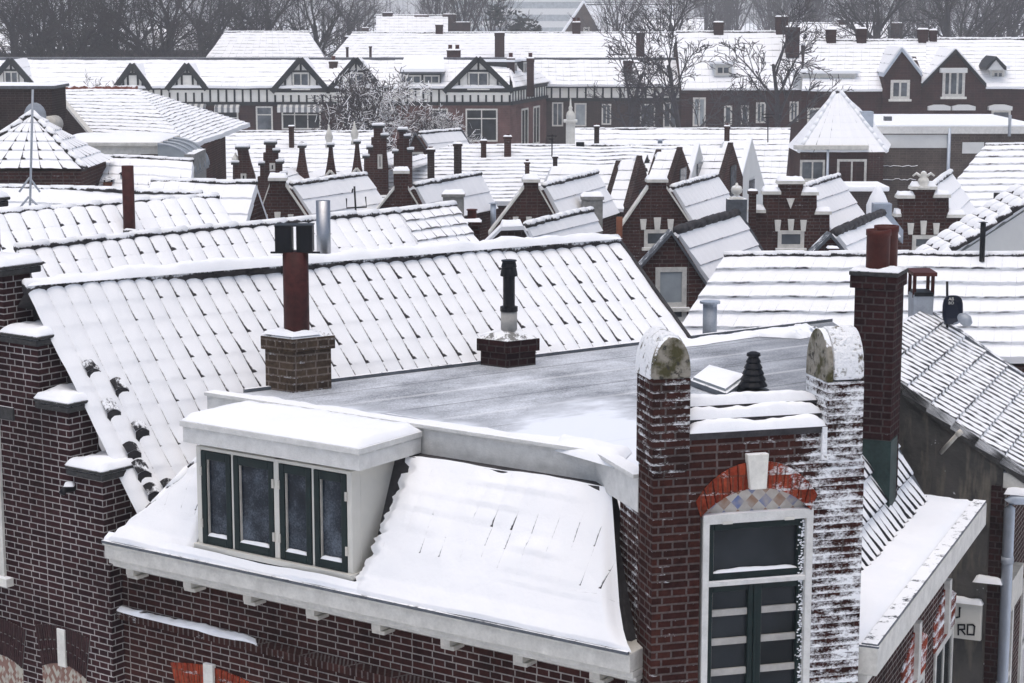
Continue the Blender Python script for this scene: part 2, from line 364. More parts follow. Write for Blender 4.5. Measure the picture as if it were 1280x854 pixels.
class Pl:
    """a vertical plane through p0 along horizontal direction u; s runs along u, d comes out towards the viewer"""
    def __init__(s, p0, u):
        s.p = V(p0); s.u = V((u[0], u[1], 0)).normalized(); s.n = V((s.u.y, -s.u.x, 0))
    def at(s, px, py, d=0.):
        r = ray(px, py); return CAM + r * ((s.p + s.n * d - CAM).dot(s.n) / r.dot(s.n))
    def sz(s, px, py, d=0.):
        q = s.at(px, py, d); return ((q - s.p).dot(s.u), q.z)
    def P(s, a, z, d=0.):
        q = s.p + s.u * a + s.n * d; return V((q.x, q.y, z))
    def rect(s, x0, y0, x1, y1, d=0.):
        a, b, c, e = s.sz(x0, y0, d), s.sz(x0, y1, d), s.sz(x1, y0, d), s.sz(x1, y1, d)
        return ((a[0] + b[0]) / 2, (c[0] + e[0]) / 2, (b[1] + e[1]) / 2, (a[1] + c[1]) / 2)
    def box(s, mb, a0, a1, z0, z1, d0, d1):
        return mb.box(s.P(a0, z0, d0), s.u * (a1 - a0), s.n * (d1 - d0), Z * (z1 - z0))
    def prism(s, mb, pts, d0, d1): return mb.prism([s.P(a, z, d0) for a, z in pts], s.n * (d1 - d0))
    def pbox(s, mb, x0, y0, x1, y1, d0, d1):
        a0, a1, z0, z1 = s.rect(x0, y0, x1, y1, d1); return s.box(mb, a0, a1, z0, z1, d0, d1)
def window(parent, pl, r, nx=1, ny=1, fw=.06, d=.03, frame='white', glass='glass', sill=True, name='window', bars=None, bw=None):
    """r = (s0, s1, z0, z1); a frame mesh with its panes as a child"""
    a0, a1, z0, z1 = r; mb = MB(); bw = bw or fw * .7
    pl.box(mb, a0, a0 + fw, z0, z1, -.04, d); pl.box(mb, a1 - fw, a1, z0, z1, -.04, d)
    pl.box(mb, a0 + fw, a1 - fw, z0, z0 + fw, -.04, d - .002); pl.box(mb, a0 + fw, a1 - fw, z1 - fw, z1, -.04, d - .002)
    for k in range(1, nx):
        c = lerp(a0, a1, k / nx); pl.box(mb, c - bw / 2, c + bw / 2, z0 + fw, z1 - fw, -.04, d - .006)
    zs = bars if bars is not None else [k / ny for k in range(1, ny)]
    for q in zs:
        c = lerp(z0, z1, q); pl.box(mb, a0 + fw, a1 - fw, c - bw / 2, c + bw / 2, -.04, d - .01)
    w = mb.build(name, M[frame], parent)
    g = MB(); pl.box(g, a0 + fw * .5, a1 - fw * .5, z0 + fw * .5, z1 - fw * .5, -.02, .004); g.build('pane', M[glass], w)
    if sill:
        g = MB(); pl.box(g, a0 - fw * .6, a1 + fw * .6, z0 - fw * .8, z0 - .002, -.03, d + fw * .9); g.build('sill', M['stone'], w)
    return w
def slope(A, B, C, D, nu, nv, fu=(0., .14, .42, .75, .93), fv=(.02, .4, .75, .98), a=.03, b=.02, th=.05, low=.02, sk=.1, keep=None, seed=0., uo=0., drift=None, cf=.25):
    """snowy tiled slope: A ridge-left, B ridge-right, C eave-right, D eave-left; a = rise of each course, b = cushion per tile"""
    A, B, C, D = map(V, (A, B, C, D)); mb = MB()
    nrm = (B - A).cross(D - A).normalized()
    if nrm.z < 0: nrm = -nrm
    us = [k + f for k in range(nu) for f in fu] + [nu - .001]; vs = [k + f for k in range(nv) for f in fv]
    idx = {}; vv = []; 
    for j, v in enumerate(vs):
        for i, u in enumerate(us):
            tu, tv = u / nu, (v + .02) / nv
            p = lerp(lerp(A, B, tu), lerp(D, C, tu), min(1, tv))
            f1 = u % 1.; f2 = v % 1.
            h = th + a * f2 + b * math.sin(math.pi * min(1, f1)) ** .6 * (1 - cf + cf * f2)
            h += low * NZ.noise(p * .9 + V((seed, 0, 0))) + .35 * b * NZ.noise(p * 5)
            if drift: h += drift(tu, tv, p)
            idx[i, j] = len(vv); vv.append((p, p + nrm * h, (u + uo, v)))
    fs = []; uv = []
    for j in range(len(vs) - 1):
        for i in range(len(us) - 1):
            q = [idx[i, j], idx[i + 1, j], idx[i + 1, j + 1], idx[i, j + 1]]
            if keep and not keep((vv[q[0]][0] + vv[q[2]][0]) / 2): continue
            fs.append(q); uv.append([vv[k][2] for k in q])
    mb.add([q[1] for q in vv], fs, uv)
    if sk and not keep:
        I, J = len(us) - 1, len(vs) - 1
        loop = [idx[i, 0] for i in range(I)] + [idx[I, j] for j in range(J)] + [idx[i, J] for i in range(I, 0, -1)] + [idx[0, j] for j in range(J, 0, -1)]
        n = len(loop); k0 = len(mb.v)
        mb.v += [vv[q][1] - nrm * (sk + th) for q in loop]
        for i in range(n):
            mb.f.append([loop[i], loop[(i + 1) % n], k0 + (i + 1) % n, k0 + i]); 
            mb.u.append([(.5, .5)] * 4)
        mb.f.append([k0 + i for i in range(n)]); mb.u.append([(.5, .5)] * n)
    return mb
def rough_slope(A, B, C, D, tile=.25, course=.33, a=.03, every=5, **kw):
    """cheaper slope for farther roofs: stepped courses, tiles only in the material"""
    nu = max(2, round(((V(B) - V(A)).length + (V(C) - V(D)).length) / 2 / tile)); nv = max(2, round((V(D) - V(A)).length / course))
    fu = (0., .5) if nu * nv < 500 else (0.,)
    return slope(A, B, C, D, nu, nv, fu=fu, fv=(.02, .5, .97), a=a, b=.012, **kw)
def snow_patch(p00, p10, p11, p01, th=.05, nu=14, nv=6, edge=.25, seed=0., rough=.35, wav=.0):
    """a rounded lump of lying snow over a quad; it thins to nothing at its own edges"""
    p00, p10, p11, p01 = map(V, (p00, p10, p11, p01)); mb = MB(); vs = []
    for j in range(nv + 1):
        for i in range(nu + 1):
            x, y = i / nu, j / nv
            w = wav * NZ.noise(V((x * 6, y * 6, seed)))
            p = lerp(lerp(p00, p10, x), lerp(p01, p11, x), y)
            q = min(1, min(min(x, 1 - x) * nu / max(1., nu * edge * .5), min(y, 1 - y) / (edge)))
            pr = math.sqrt(max(0, 1 - (1 - q) ** 2))
            h = th * pr * (1 + rough * NZ.noise(p * 4 + V((seed, 0, 0))) + rough * .5 * NZ.noise(p * 14 + V((seed, 3, 0))))
            vs.append(p + Z * (h + .002) + V((w, 0, 0)))
    W = nu + 1
    return mb.add(vs, [(j * W + i, j * W + i + 1, (j + 1) * W + i + 1, (j + 1) * W + i) for j in range(nv) for i in range(nu)])
def ridge(mb, a, b, r=.09, seg=.38, n=8, seed=1):
    """overlapping half-round ridge tiles"""
    a, b = V(a), V(b); L = (b - a).length; k = max(1, round(L / seg)); rnd = random.Random(seed)
    for i in range(k):
        p, q = lerp(a, b, i / k), lerp(a, b, min(1, (i + 1.06) / k))
        j = Z * rnd.uniform(-.012, .012)
        mb.tube([p + j, q + j], [r * rnd.uniform(.92, 1.02), r * rnd.uniform(1.02, 1.14)], n)
    return mb
# ================================================================== FOREGROUND: the corner house
ZG = 6.55                                              # gutter top
G0 = pz(787, 816, ZG)
EL = V((-3585, 2489, 0)).normalized()                  # along the left facade, to the left
NL = V((-EL.y, EL.x, 0)); NL = NL if NL.y > 0 else -NL # into the house
def L(s, t, z): q = G0 + EL * s + NL * t; return V((q.x, q.y, z))
UC = V((9360, 2489, 0)).normalized()                   # along the chamfered corner gable
K0 = pz(1097, 810, 6.45)
ER = V((1043, 2489, 0)).normalized(); NR = V((-ER.y, ER.x, 0))   # right facade; NR points into the house
def R(s, t, z): q = K0 + ER * s + NR * t; return V((q.x, q.y, z))
ch = thing('corner_house', 'nearest brick corner house with frosted flat roof, four-casement dormer and tall gable window', 'house', (G0.x, G0.y, 0))
wl = Pl(L(0, .30, 0), -EL)                             # left wall plane
s137 = wl.sz(137, 760)[0]; s815 = wl.sz(806, 850)[0]
mb = MB(); wl.box(mb, s137, s815 + .1, 0, 6.36, -.3, 0); mb.build('wall', M['brick_front'], ch)
# ledge of bricks with snow on it
a = wl.sz(132, 757, .08); b = wl.sz(560, 856, .08)
mb = MB(); zl = a[1]
for i in range(1):
    mb.prism([wl.P(s137 - .02, zl, .0), wl.P(s137 - .02, zl - .03, .09), wl.P(s137 - .02, zl - .10, .09), wl.P(s137 - .02, zl - .13, 0)], -EL * (s815 - s137))
lg = mb.build('brick_ledge', M['brick_ledge'], ch)
snow_patch(wl.P(s137, zl - .03, .095), wl.P(s137 + 2.0, zl - .035, .095), wl.P(s137 + 1.9, zl - .012, .0), wl.P(s137, zl - .012, .0), .026, 90, 6, .3, 3, .9, .05).build('snow', M['snow'], lg, True)
# eaves gutter of the left facade
g = MB(); SL = (L(0, 0, ZG) - pz(107, 683, ZG)).length
def gut(mb, t0, t1, z0, z1, s0=0., s1=None): mb.box(L(s0, t0, z0), EL * ((s1 or SL) - s0), NL * (t1 - t0), Z * (z1 - z0))
gut(g, 0, .5, ZG - .17, ZG - .012); gut(g, .05, .5, ZG - .23, ZG - .172); gut(g, .10, .5, ZG - .27, ZG - .232); gut(g, -.03, .03, ZG - .03, ZG - .0125)
PF = L(0, 0, 0)
gt = g.build('eaves_gutter', M['white'], ch, bevel=.008)
for i in range(8):
    b = MB(); s = .35 + i * (SL - .6) / 7
    b.box(L(s, .12, ZG - .335), EL * .10, NL * .2, Z * .10); b.box(L(s - .02, .15, ZG - .375), EL * .14, NL * .16, Z * .038); b.build('bracket', M['white_old'], gt, bevel=.008)
mb = MB(); mb.box(L(.0, -.034, ZG - .012), EL * SL, NL * .03, Z * .024); mb.build('lead_edge', M['lead'], gt)
mb = MB(); q = L(.06, .17, 0); mb.tube([(q.x, q.y, 0), (q.x, q.y, ZG - .26)], .055, 12); q2 = q + UC * .12; mb.tube([(q2.x, q2.y, ZG - .34), (q2.x, q2.y, ZG - .26)], .04, 10); mb.build('downpipe', M['white'], ch, True)
# flat roof
ZR = 7.83
FC = pz(752, 571, ZR); FL = pz(264, 497, ZR); PJ = pz(806, 603, ZR); BR = pz(1040, 402, ZR); 
RB = R(5.2, .98, ZR); RA = R(.1, .98, ZR); BL = pz(306, 491, ZR)
poly = [FL, FC, PJ, RA, RB, BR, BL]
ud = (BR - BL).normalized(); vd = V((ud.y, -ud.x, 0))
mb = MB(); n = len(poly)
mb.face(poly, [((p - BL).dot(ud), (p - BL).dot(vd)) for p in poly])
fr = mb.build('flat_roof', M['bitumen'], ch)
mb = MB(); mb.prism([p - Z * .02 for p in poly], -Z * .16); mb.build('deck', M['lead'], fr)
def fascia(p, q, h=.22, th=.05, out=.06, lip=True):
    d = (q - p).normalized(); o = V((d.y, -d.x, 0)); mb = MB()
    mb.box(p + o * (out - th) - Z * h, (q - p), o * th, Z * (h + .035))
    if lip: mb.box(p + o * (out - .11) + Z * .036, (q - p), o * .15, Z * .035)
    return mb
for p, q in ((FL, FC), (FC + (FC - PJ).normalized() * .06, PJ)):
    if p is FL: q = q + (FC - FL).normalized() * .09
    fascia(p, q, .24).build('fascia', M['white_snowy'], fr, bevel=.006)
mb = fascia(BR, BL, .16, .04, .03, False); mb.build('upstand', M['lead'], fr)
# drifts of snow lying on the flat roof along its front edge, left corner and far edge
def roofpt(px, py): return pz(px, py, ZR + .004)
for i, (a, b, c, d, th, nu, nv) in enumerate((
    ((268, 497), (748, 571), (745, 556), (300, 494), .035, 60, 8),
    ((800, 432), (1000, 408), (1012, 412), (830, 438), .03, 40, 6),
    ((930, 420), (1010, 408), (1030, 420), (1000, 424), .08, 20, 10))):
    snow_patch(*(roofpt(*q) for q in (a, b, c, d)), th, nu, nv, .5, i * 7, .8, .12).build('snow', M['snow'], fr, True)
snow_patch(*(roofpt(*q) for q in ((690, 563), (770, 586), (790, 566), (700, 548))), .09, 30, 16, .5, 4, .25).build('snow', M['snow'], fr, True)
# mansard slopes under the flat roof: deep snow running out over the gutter
T1, ZT = .74, ZR - .22
PRF = [(T1, ZT + .02), (.24, 6.83), (.13, 6.675), (.04, 6.605), (.004, 6.582), (-.004, ZG + .006)]
def prof(v):
    x = [0, .60, .76, .90, .97, 1.]
    for i in range(5):
        if v <= x[i + 1]: f = (v - x[i]) / (x[i + 1] - x[i]); return lerp(PRF[i][0], PRF[i + 1][0], f), lerp(PRF[i][1], PRF[i + 1][1], f)
    return PRF[-1]
def eave_snow(sa, sb, v0, v1, nu, nv, seed, tiles=True, bulge=.08):
    mb = MB(); vs = []; uv = []; W = nu + 1
    for j in range(nv + 1):
        v = lerp(v0, v1, j / nv); t_, z_ = prof(v)
        for i in range(nu + 1):
            u = i / nu; s_ = lerp(sa(v), sb(v), u); p = L(s_, t_, z_)
            ed = sm(0, .06, u) * sm(0, .05, 1 - u)
            h = bulge * (.25 + .75 * math.sin(math.pi * min(1, v * 1.02))) * ed
            fs_, fv_ = (s_ / .2) % 1, (v * 9) % 1
            if tiles and v < .62: h += (.026 * math.sin(math.pi * fs_) ** .7 + .022 * fv_) * sm(-.25, .35, NZ.noise(p * 1.7 + V((3, seed, 0)))) * sm(0, .12, v) * (.35 + .65 * sm(.62, .4, v))
            h += ed * (.045 * NZ.noise(p * 1.3 + V((seed, 0, 0))) + .012 * NZ.noise(p * 5 + V((0, seed, 0))))
            if tiles: h += .05 * max(0, NZ.noise(p * 7 + V((seed, 2, 0)))) * (1 - sm(0, .12, u))
            if v > .97: h *= .5
            vs.append(p + (-NL * .75 + Z * .66) * h); uv.append((s_ / .2, v * 9) if v < .6 else (.5, .5))
    fs = [(j * W + i, j * W + i + 1, (j + 1) * W + i + 1, (j + 1) * W + i) for j in range(nv) for i in range(nu)]
    return mb.add(vs, fs, [[uv[k] for k in f] for f in fs])
ms = eave_snow(lambda v: 2.84 - .15 * (1 - v) ** 1.1 + .08 * NZ.noise(V((v * 16, 1, 0))) + .05 * NZ.noise(V((v * 37, 5, 0))), lambda v: .66 * (1 - v) - .02, 0, 1, 90, 60, 5).build('mansard_slope', M['roof_mansard'], ch, True)
for sa_, sb_, sc_, m_, nm_ in ((2.95, .05, .75, 'ridge_bare', 'tiles'), (5.15, 4.7, 4.7, 'snow', 'packed_snow')):
    mb = MB(); mb.hull8([L(sa_, .2, ZG - .2), L(sb_, .2, ZG - .2), L(sb_, .5, ZG - .2), L(sa_, .5, ZG - .2)], [L(sa_, T1 - .02, ZT + .02), L(sc_, T1 - .02, ZT + .02), L(sc_, T1 + .2, ZT + .02), L(sa_, T1 + .2, ZT + .02)]); mb.build(nm_, M[m_], ms)
eave_snow(lambda v: SL, lambda v: 2.6, .86, 1, 80, 12, 9, False, .05).build('snow', M['snow'], gt, True)
eave_snow(lambda v: lerp(4.95, SL - .06, sm(.1, .95, v)) + .04 * NZ.noise(V((v * 12, 4, 0))), lambda v: 4.72, 0, 1, 30, 50, 15).build('mansard_slope', M['roof_smooth'], ch, True)
# flank wall between the mansard and the corner gable
cg = Pl(L(-.13, .04, 0), UC)                            # corner gable front plane (chamfer)
S0 = cg.sz(814, 812)[0]
mb = MB(); q = cg.P(S0 + .01, 0, -.05); q2 = PJ + (PJ - FC) * -.55
pl = [V((q.x, q.y, ZG - .3)), V((q2.x, q2.y, ZG - .1)), V((q2.x, q2.y, ZR - .16)), V((q.x, q.y, ZR - .16))]
dn = (pl[1] - pl[0]).cross(Z).normalized() * .12; dn = dn if dn.x > 0 else -dn
mb.prism(pl, dn); mb.build('flank_wall', M['brick_flank'], ch)
# ---- corner gable
SR = cg.sz(1075, 760)[0]
zc = cg.sz(840, 590)[1]
a0, a1, z0, z1 = cg.rect(877, 640, 1013, 900); WB = 4.9
zt = cg.sz(940, 537)[1]; zsp = cg.sz(870, 641)[1]
# arch geometry
ax0, axz0 = cg.sz(869, 628); ax1 = cg.sz(1021, 618)[0]; zap = cg.sz(944, 576)[1]
ix0 = cg.sz(876, 632)[0]; ix1 = cg.sz(1013, 622)[0]; zin = cg.sz(944, 609)[1]; zis = cg.sz(945, 636)[1]
def arc(xa, xb, zs, zp, n=14):
    c = (xa + xb) / 2; w = (xb - xa) / 2; h = zp - zs; r = (w * w + h * h) / (2 * h)
    return [(lerp(xa, xb, i / n), zp - r + math.sqrt(max(0, r * r - (lerp(xa, xb, i / n) - c) ** 2))) for i in range(n + 1)]
inn = arc(ix0, ix1, zis - .03, zin)
z1f = cg.sz(945, 640)[1]
mb = MB()
cg.box(mb, S0, ix0, 0, zc, -.35, 0); cg.box(mb, ix1, SR, 0, zc, -.35, 0)
cg.prism(mb, inn + [(ix1, zt), (ix0, zt)], -.35, 0) 
cg.box(mb, ix0, ix1, 0, WB, -.35, 0)
cg.box(mb, S0 + .02, ix0, zc, zt, -.35, -.001); cg.box(mb, ix1, SR - .02, zc, zt, -.35, -.001)
gw = mb.build('gable_wall', M['brick_gable'], ch)
mb = MB(); cg.prism(mb, inn + [(ix1, z1f), (ix0, z1f)], -.2, -.05); mb.build('tile_panel', M['faience'], ch)
# the red arch, one wedge per brick
out = arc(ax0, ax1, axz0, zap); innr = arc(ix0 - .005, ix1 + .005, zis - .04, zin - .005)
mb = MB()
def at(arcp, x):
    f = x * (len(arcp) - 1); i = min(int(f), len(arcp) - 2); return (lerp(arcp[i][0], arcp[i + 1][0], f - i), lerp(arcp[i][1], arcp[i + 1][1], f - i))
for i in range(15):
    u0, u1 = i / 15 + .004, (i + 1) / 15 - .004
    cg.prism(mb, [at(innr, u0), at(innr, u1), at(out, u1), at(out, u0)], -.05, .012 + .004 * (i % 3))
mb.build('arch', M['red_arch'], ch)
mb = MB(); k0, k1 = cg.sz(931, 566)[0], cg.sz(958, 566)[0]; j0, j1 = cg.sz(935, 610)[0], cg.sz(955, 610)[0]; kz0, kz1 = cg.sz(944, 610)[1], cg.sz(944, 566)[1]
cg.prism(mb, [(j0, kz0), (j1, kz0), (k1, kz1), (k0, kz1)], -.05, .06); mb.build('keystone', M['stone'], ch, bevel=.008)
# the tall window: white frame, green top light and a pair of green casements
mb = MB(); fw = .05
zb = WB - .2
cg.box(mb, a0, a0 + fw, zb, z1f, -.16, .012); cg.box(mb, a1 - .055, a1, zb, z1f, -.16, .012); cg.box(mb, a0 + fw, a1 - .055, z1f - .075, z1f, -.16, .01)
tz = cg.sz(940, 727)[1]; cg.box(mb, a0 + fw, a1 - .055, tz - .018, tz + .018, -.16, .005)
tw = mb.build('gable_window', M['white_snowy'], ch)
def casement(name, x0, x1, zz0, zz1, st=.045, shelves=(), snow=True):
    mb = MB()
    cg.box(mb, x0, x0 + st, zz0, zz1, -.12, -.03); cg.box(mb, x1 - st, x1, zz0, zz1, -.12, -.03)
    cg.box(mb, x0 + st, x1 - st, zz0, zz0 + st * 1.1, -.12, -.031); cg.box(mb, x0 + st, x1 - st, zz1 - st * 1.2, zz1, -.12, -.031)
    c = mb.build(name, M['green'], ch, bevel=.006)
    g = MB(); cg.box(g, x0 + st * .5, x1 - st * .5, zz0 + .02, zz1 - .02, -.085, -.075); g.build('pane', M['glass'], c)
    g = MB()
    for r in shelves:
        g = MB(); cg.box(g, x0 + st, x1 - st, r - .026, r + .026, -.075, -.052); g.build('shelf_strip', M['flue_grey'], c)  # grey strip stands for a shelf inside, toned as if dimmed by the glass
    if snow:
        snow_patch(cg.P(x0 + st, zz0 + st * 1.1, -.03), cg.P(x1 - st, zz0 + st * 1.1, -.03), cg.P(x1 - st, zz0 + st * 1.1, -.075), cg.P(x0 + st, zz0 + st * 1.1, -.075), .022, 16, 4, .4, x0, .5).build('snow', M['snow'], c, True)
    g = MB(); cg.box(g, x0 + st, x0 + st + .006, zz0 + st, zz1 - st, -.07, -.05); cg.box(g, x0 + st, x1 - st, zz1 - st * 1.25, zz1 - st * 1.2, -.07, -.05); g.build('beading', M['white'], c)
    return c
b0, b1 = a0 + fw + .004, a1 - .059
casement('top_light', b0, b1, tz + .02, z1f - .079, .05)
mid = (b0 + b1) / 2
rz = [cg.sz(940, y)[1] for y in (766, 802, 840)]
casement('casement', b0, mid - .012, zb, tz - .022, .045, rz, False); casement('casement', mid + .012, b1, zb, tz - .022, .045, rz, False)
mb = MB(); cg.box(mb, mid - .0115, mid + .0115, zb, tz - .02, -.12, -.02); mb.build('meeting_stile', M['green'], tw)
# little hinges, and a rough rime of snow blown on the right jamb
mb = MB()
for f in (.18, .82):
    mb = MB(); cg.box(mb, lerp(b0, b1, f) - .04, lerp(b0, b1, f) + .04, z1f - .079, z1f - .06, -.05, .018); mb.build('hinge', M['cream'], tw)
mb = MB(); rr = random.Random(4)
for i in range(420):
    zz = rr.uniform(zb, z1f - .1); xx = b1 - abs(rr.gauss(0, .018)); s_ = rr.uniform(.004, .011)
    c_ = cg.P(xx, zz, -.028); mb.cbox(c_, s_ * 1.6, s_, s_, rr.random())
rm_ = mb.build('rime', M['snow'], tw); rm_['kind'] = 'stuff'
# piers with round-topped stones
def pier(x0, x1, zb_, zt_, d0, d1, mat):
    mb = MB(); cg.box(mb, x0, x1, zb_, zt_, d0, d1); cg.box(mb, x0 + .02, x1 - .02, zb_ - .05, zb_ - .001, d0, d1 - .012)
    return mb.build('pier', mat, ch, bevel=.006)
zp1 = cg.sz(840, 474, .03)[1]; lx0, lx1 = cg.sz(816, 520, .03)[0], cg.sz(863, 520, .03)[0]
p1 = pier(lx0, lx1, zc + .02, zp1, -.36, .03, M['brick_pier'])
apz = cg.sz(840, 421, .03)[1]
prof = [(lx0, zp1)] + [((lx0 + lx1) / 2 - (lx1 - lx0) / 2 * math.cos(math.pi * i / 14), zp1 + .06 + (apz - zp1 - .06) * math.sin(math.pi * i / 14)) for i in range(15)] + [(lx1, zp1)]
mb = MB(); cg.prism(mb, prof, -.36, .035); c1 = mb.build('round_cap', M['moss'], p1, bevel=.015)
mb = MB(); cen = (lx0 + lx1) / 2   # snow on its back and left
prof2 = [((cen - (lx1 - lx0) / 2 * 1.08 * math.cos(math.pi * i / 14)), zp1 + .06 + (apz - zp1 - .06) * 1.08 * math.sin(math.pi * i / 14)) for i in range(12)]
prof2 = [(prof2[0][0], zp1 - .02)] + prof2 + [(cen + .05, zp1 + .02)]
cg.prism(mb, prof2, -.39, -.02); mb.build('snow', M['crust'], p1, bevel=.03)
zp2 = cg.sz(1050, 478, .03)[1]; rx0, rx1 = cg.sz(1034, 530, .03)[0], cg.sz(1079, 530, .03)[0]
p2 = pier(rx0, rx1, zc + .02, zp2, -.40, .03, M['brick_pier_white'])
apz2 = cg.sz(1050, 414, .0)[1]
prof = [V((0, -.40, zp2))] + [V((0, -.185 - .215 * math.cos(math.pi * i / 14), zp2 + .08 + (apz2 - zp2 - .08) * math.sin(math.pi * i / 14))) for i in range(15)] + [V((0, .03, zp2))]
mb = MB(); mb.prism([cg.P(rx0 - .005, q.z, q.y) for q in prof], cg.u * .05); mb.build('round_cap', M['moss'], p2, bevel=.008)
mb = MB(); mb.prism([cg.P(rx0 + .047, q.z + .01, q.y * 1.03) for q in prof], cg.u * (rx1 - rx0 - .042)); mb.build('snow', M['crust'], p2, bevel=.03)
# wall top between the piers: three snow-laden courses of tiles
tl = [(522, 538), (506, 519), (490, 502)]
zz = [cg.sz(945, y)[1] for y in (536, 518, 500, 487)]
mb = MB(); sn = MB()
cg.box(mb, lx1 - .01, rx0 + .01, zz[0] - .06, zz[0] - .03, -.35, .012)
for i in range(3):
    d = .02 - .10 * i; zq = zz[0] - .03 + i * .085
    cg.box(mb, lx1 - .005, rx0 + .005, zq, zq + .022, -.34, d)
    w = 26
cp = mb.build('wall_coping', M['ridge_bare'], ch)
for i in range(3):
    d = .02 - .10 * i; zq = zz[0] - .03 + i * .085 + .022
    snow_patch(cg.P(lx1, zq, d + .005), cg.P(rx0, zq, d + .005), cg.P(rx0, zq, d - .12), cg.P(lx1, zq, d - .12), .078, 60, 8, .3, i, .3).build('snow', M['snow'], cp, True)
mb = MB(); cg.pbox(mb, 1028, 534, 1034, 575, -.02, .03); mb.build('ice_streak', M['crust'], ch)
# skylight and black vent on the flat roof
q = [roofpt(*p) for p in ((862, 482), (908, 499), (936, 478), (885, 464))]
mb = MB(); mb.hull8(q, [p + Z * .055 for p in q]); sk = mb.build('skylight', M['lead'], ch, bevel=.01)
c = sum(q, V()) / 4; ins = [lerp(p, c, .12) + Z * .06 for p in q]
mb = MB(); mb.hull8(ins, [p + Z * .015 for p in ins]); mb.build('pane', M['glass_pale'], sk)
snow_patch(*[p + Z * .02 for p in ins], .025, 12, 12, .4, 3, .6).build('snow', M['snow'], sk, True)
vb = pz(941, 489, ZR); 
mb = MB(); mb.lathe(vb, [(.16, 0), (.16, .015), (.07, .03), (.07, .05)] + [q for i in range(5) for q in ((.142 - .017 * i, .055 + .058 * i), (.138 - .017 * i, .068 + .058 * i), (.112 - .016 * i, .107 + .058 * i))] + [(.07, .35), (.065, .375), (.03, .39)], 16); mb.build('roof_vent', M['black'], ch)
# ---- right facade with its deep gutter
mb = MB(); mb.box(R(.15, .36, 0), ER * 5.0, NR * .3, Z * 6.12); mb.build('wall', M['brick_front'], ch)
RL = 5.15
g = MB(); g.box(R(0, 0, 6.21), ER * RL, NR * .62, Z * .235); g.box(R(.02, .08, 6.13), ER * (RL - .04), NR * .5, Z * .078)
rg = g.build('eaves_gutter', M['white'], ch, bevel=.008)
mb = MB(); mb.box(R(.01, .004, 6.446), ER * (RL - .02), NR * .13, Z * .03); mb.box(R(0, -.01, 6.44), NR * .62, ER * .02, Z * .02); mb.build('rim', M['lead'], rg, bevel=.006)
snow_patch(R(.02, .12, 6.448), R(RL, .12, 6.448), R(RL, 1.0, 6.448), R(.02, 1.0, 6.448), .055, 50, 14, .12, 21, .4).build('snow', M['snow'], rg, True)
mb = MB()
mb.prism([R(.13, .36, 5.72), R(.13, .30, 5.84), R(.13, .18, 6.115), R(.13, .36, 6.115)], ER * 5.01); mb.build('cornice', M['stucco'], ch)
# steep tiles above that gutter
k = 1.0
mm = slope(R(-.1, 1.38, 7.80), R(4.85, 1.38, 7.80), R(4.85, .62, 6.46), R(-.1, .62, 6.46), 27, 5, fu=(0., .12, .5, .88), fv=(.02, .4, .75, .98), a=.045, b=.03, th=.02, low=.015, sk=.05, seed=8)
ts = mm.build('tiled_slope', M['roof_steep'], ch, True)
mb = MB(); mb.box(R(4.85, .58, 6.47), ER * .09, NR * .05, Z * .05); mb.prism([R(4.86, .60, 6.5), R(4.86, .66, 6.44), R(4.86, 1.44, 7.80), R(4.86, 1.40, 7.86)], ER * .10); mb.build('verge', M['lead'], ts)
# windows in the right wall: red arches with white keystones, white frames
wr = Pl(R(0, .36, 0), ER)
for px in (1143, 1179):
    s0 = wr.sz(px, 800)[0]
    zz_ = 5.62
    mb = MB(); wr.prism(mb, [(s0 - .55, zz_ - .62), (s0 + .55, zz_ - .62), (s0 + .62, zz_ - .3), (s0, zz_ - .05), (s0 - .62, zz_ - .3)], -.02, .015); mb.build('arch', M['red_arch'], ch)
    mb = MB(); wr.box(mb, s0 - .06, s0 + .06, zz_ - .55, zz_ + .02, 0, .06); mb.build('keystone', M['white'], ch)
    window(ch, wr, (s0 - .5, s0 + .5, zz_ - 2.4, zz_ - .62), 2, 2, .07, .02, 'white', 'glass')
# ---- chimney on the right slope
NRo = -NR
cb = pz(1110, 633, 6.70)                                  # near bottom corner (front/right edge)
cx = V((-NRo.x, -NRo.y, 0))                               # along the front face, to the left
zct = 11.5 - (345 - 10) * cb.y / F
def CB(a, b, z): q = cb + cx * a + ER * b; return V((q.x, q.y, z))
mb = MB(); mb.box(CB(0, 0, 6.4), cx * .39, ER * .42, Z * (zct - .12 - 6.4)); mb.box(CB(-.025, -.025, zct - .12), cx * .46, ER * .47, Z * .12)
cm = mb.build('chimney', M['brick_stack'], ch, bevel=.006)
mb = MB(); mb.box(CB(-.035, -.035, zct + .001), cx * .48, ER * .49, Z * .045); mb.build('cap', M['stone_cap'], cm, bevel=.012)
snow_patch(CB(-.03, -.03, zct + .046), CB(.44, -.03, zct + .046), CB(.44, .2, zct + .046), CB(-.03, .2, zct + .046), .03, 20, 10, .4, 2, .8).build('snow', M['snow'], cm, True)
mb = MB(); mb.box(CB(-.012, -.012, 6.4), cx * .435, ER * .3, Z * .95); mb.build('flashing', M['greenlead'], cm)
for aa, bb, hh in ((.20, .12, .41), (.165, .31, .43)):
    mb = MB(); mb.lathe(CB(aa, bb, zct + .03), [(.115, 0), (.115, hh * .86), (.122, hh * .87), (.122, hh), (.10, hh), (.095, hh - .15)], 18); mb.build('pot', M['clay'], cm, True)
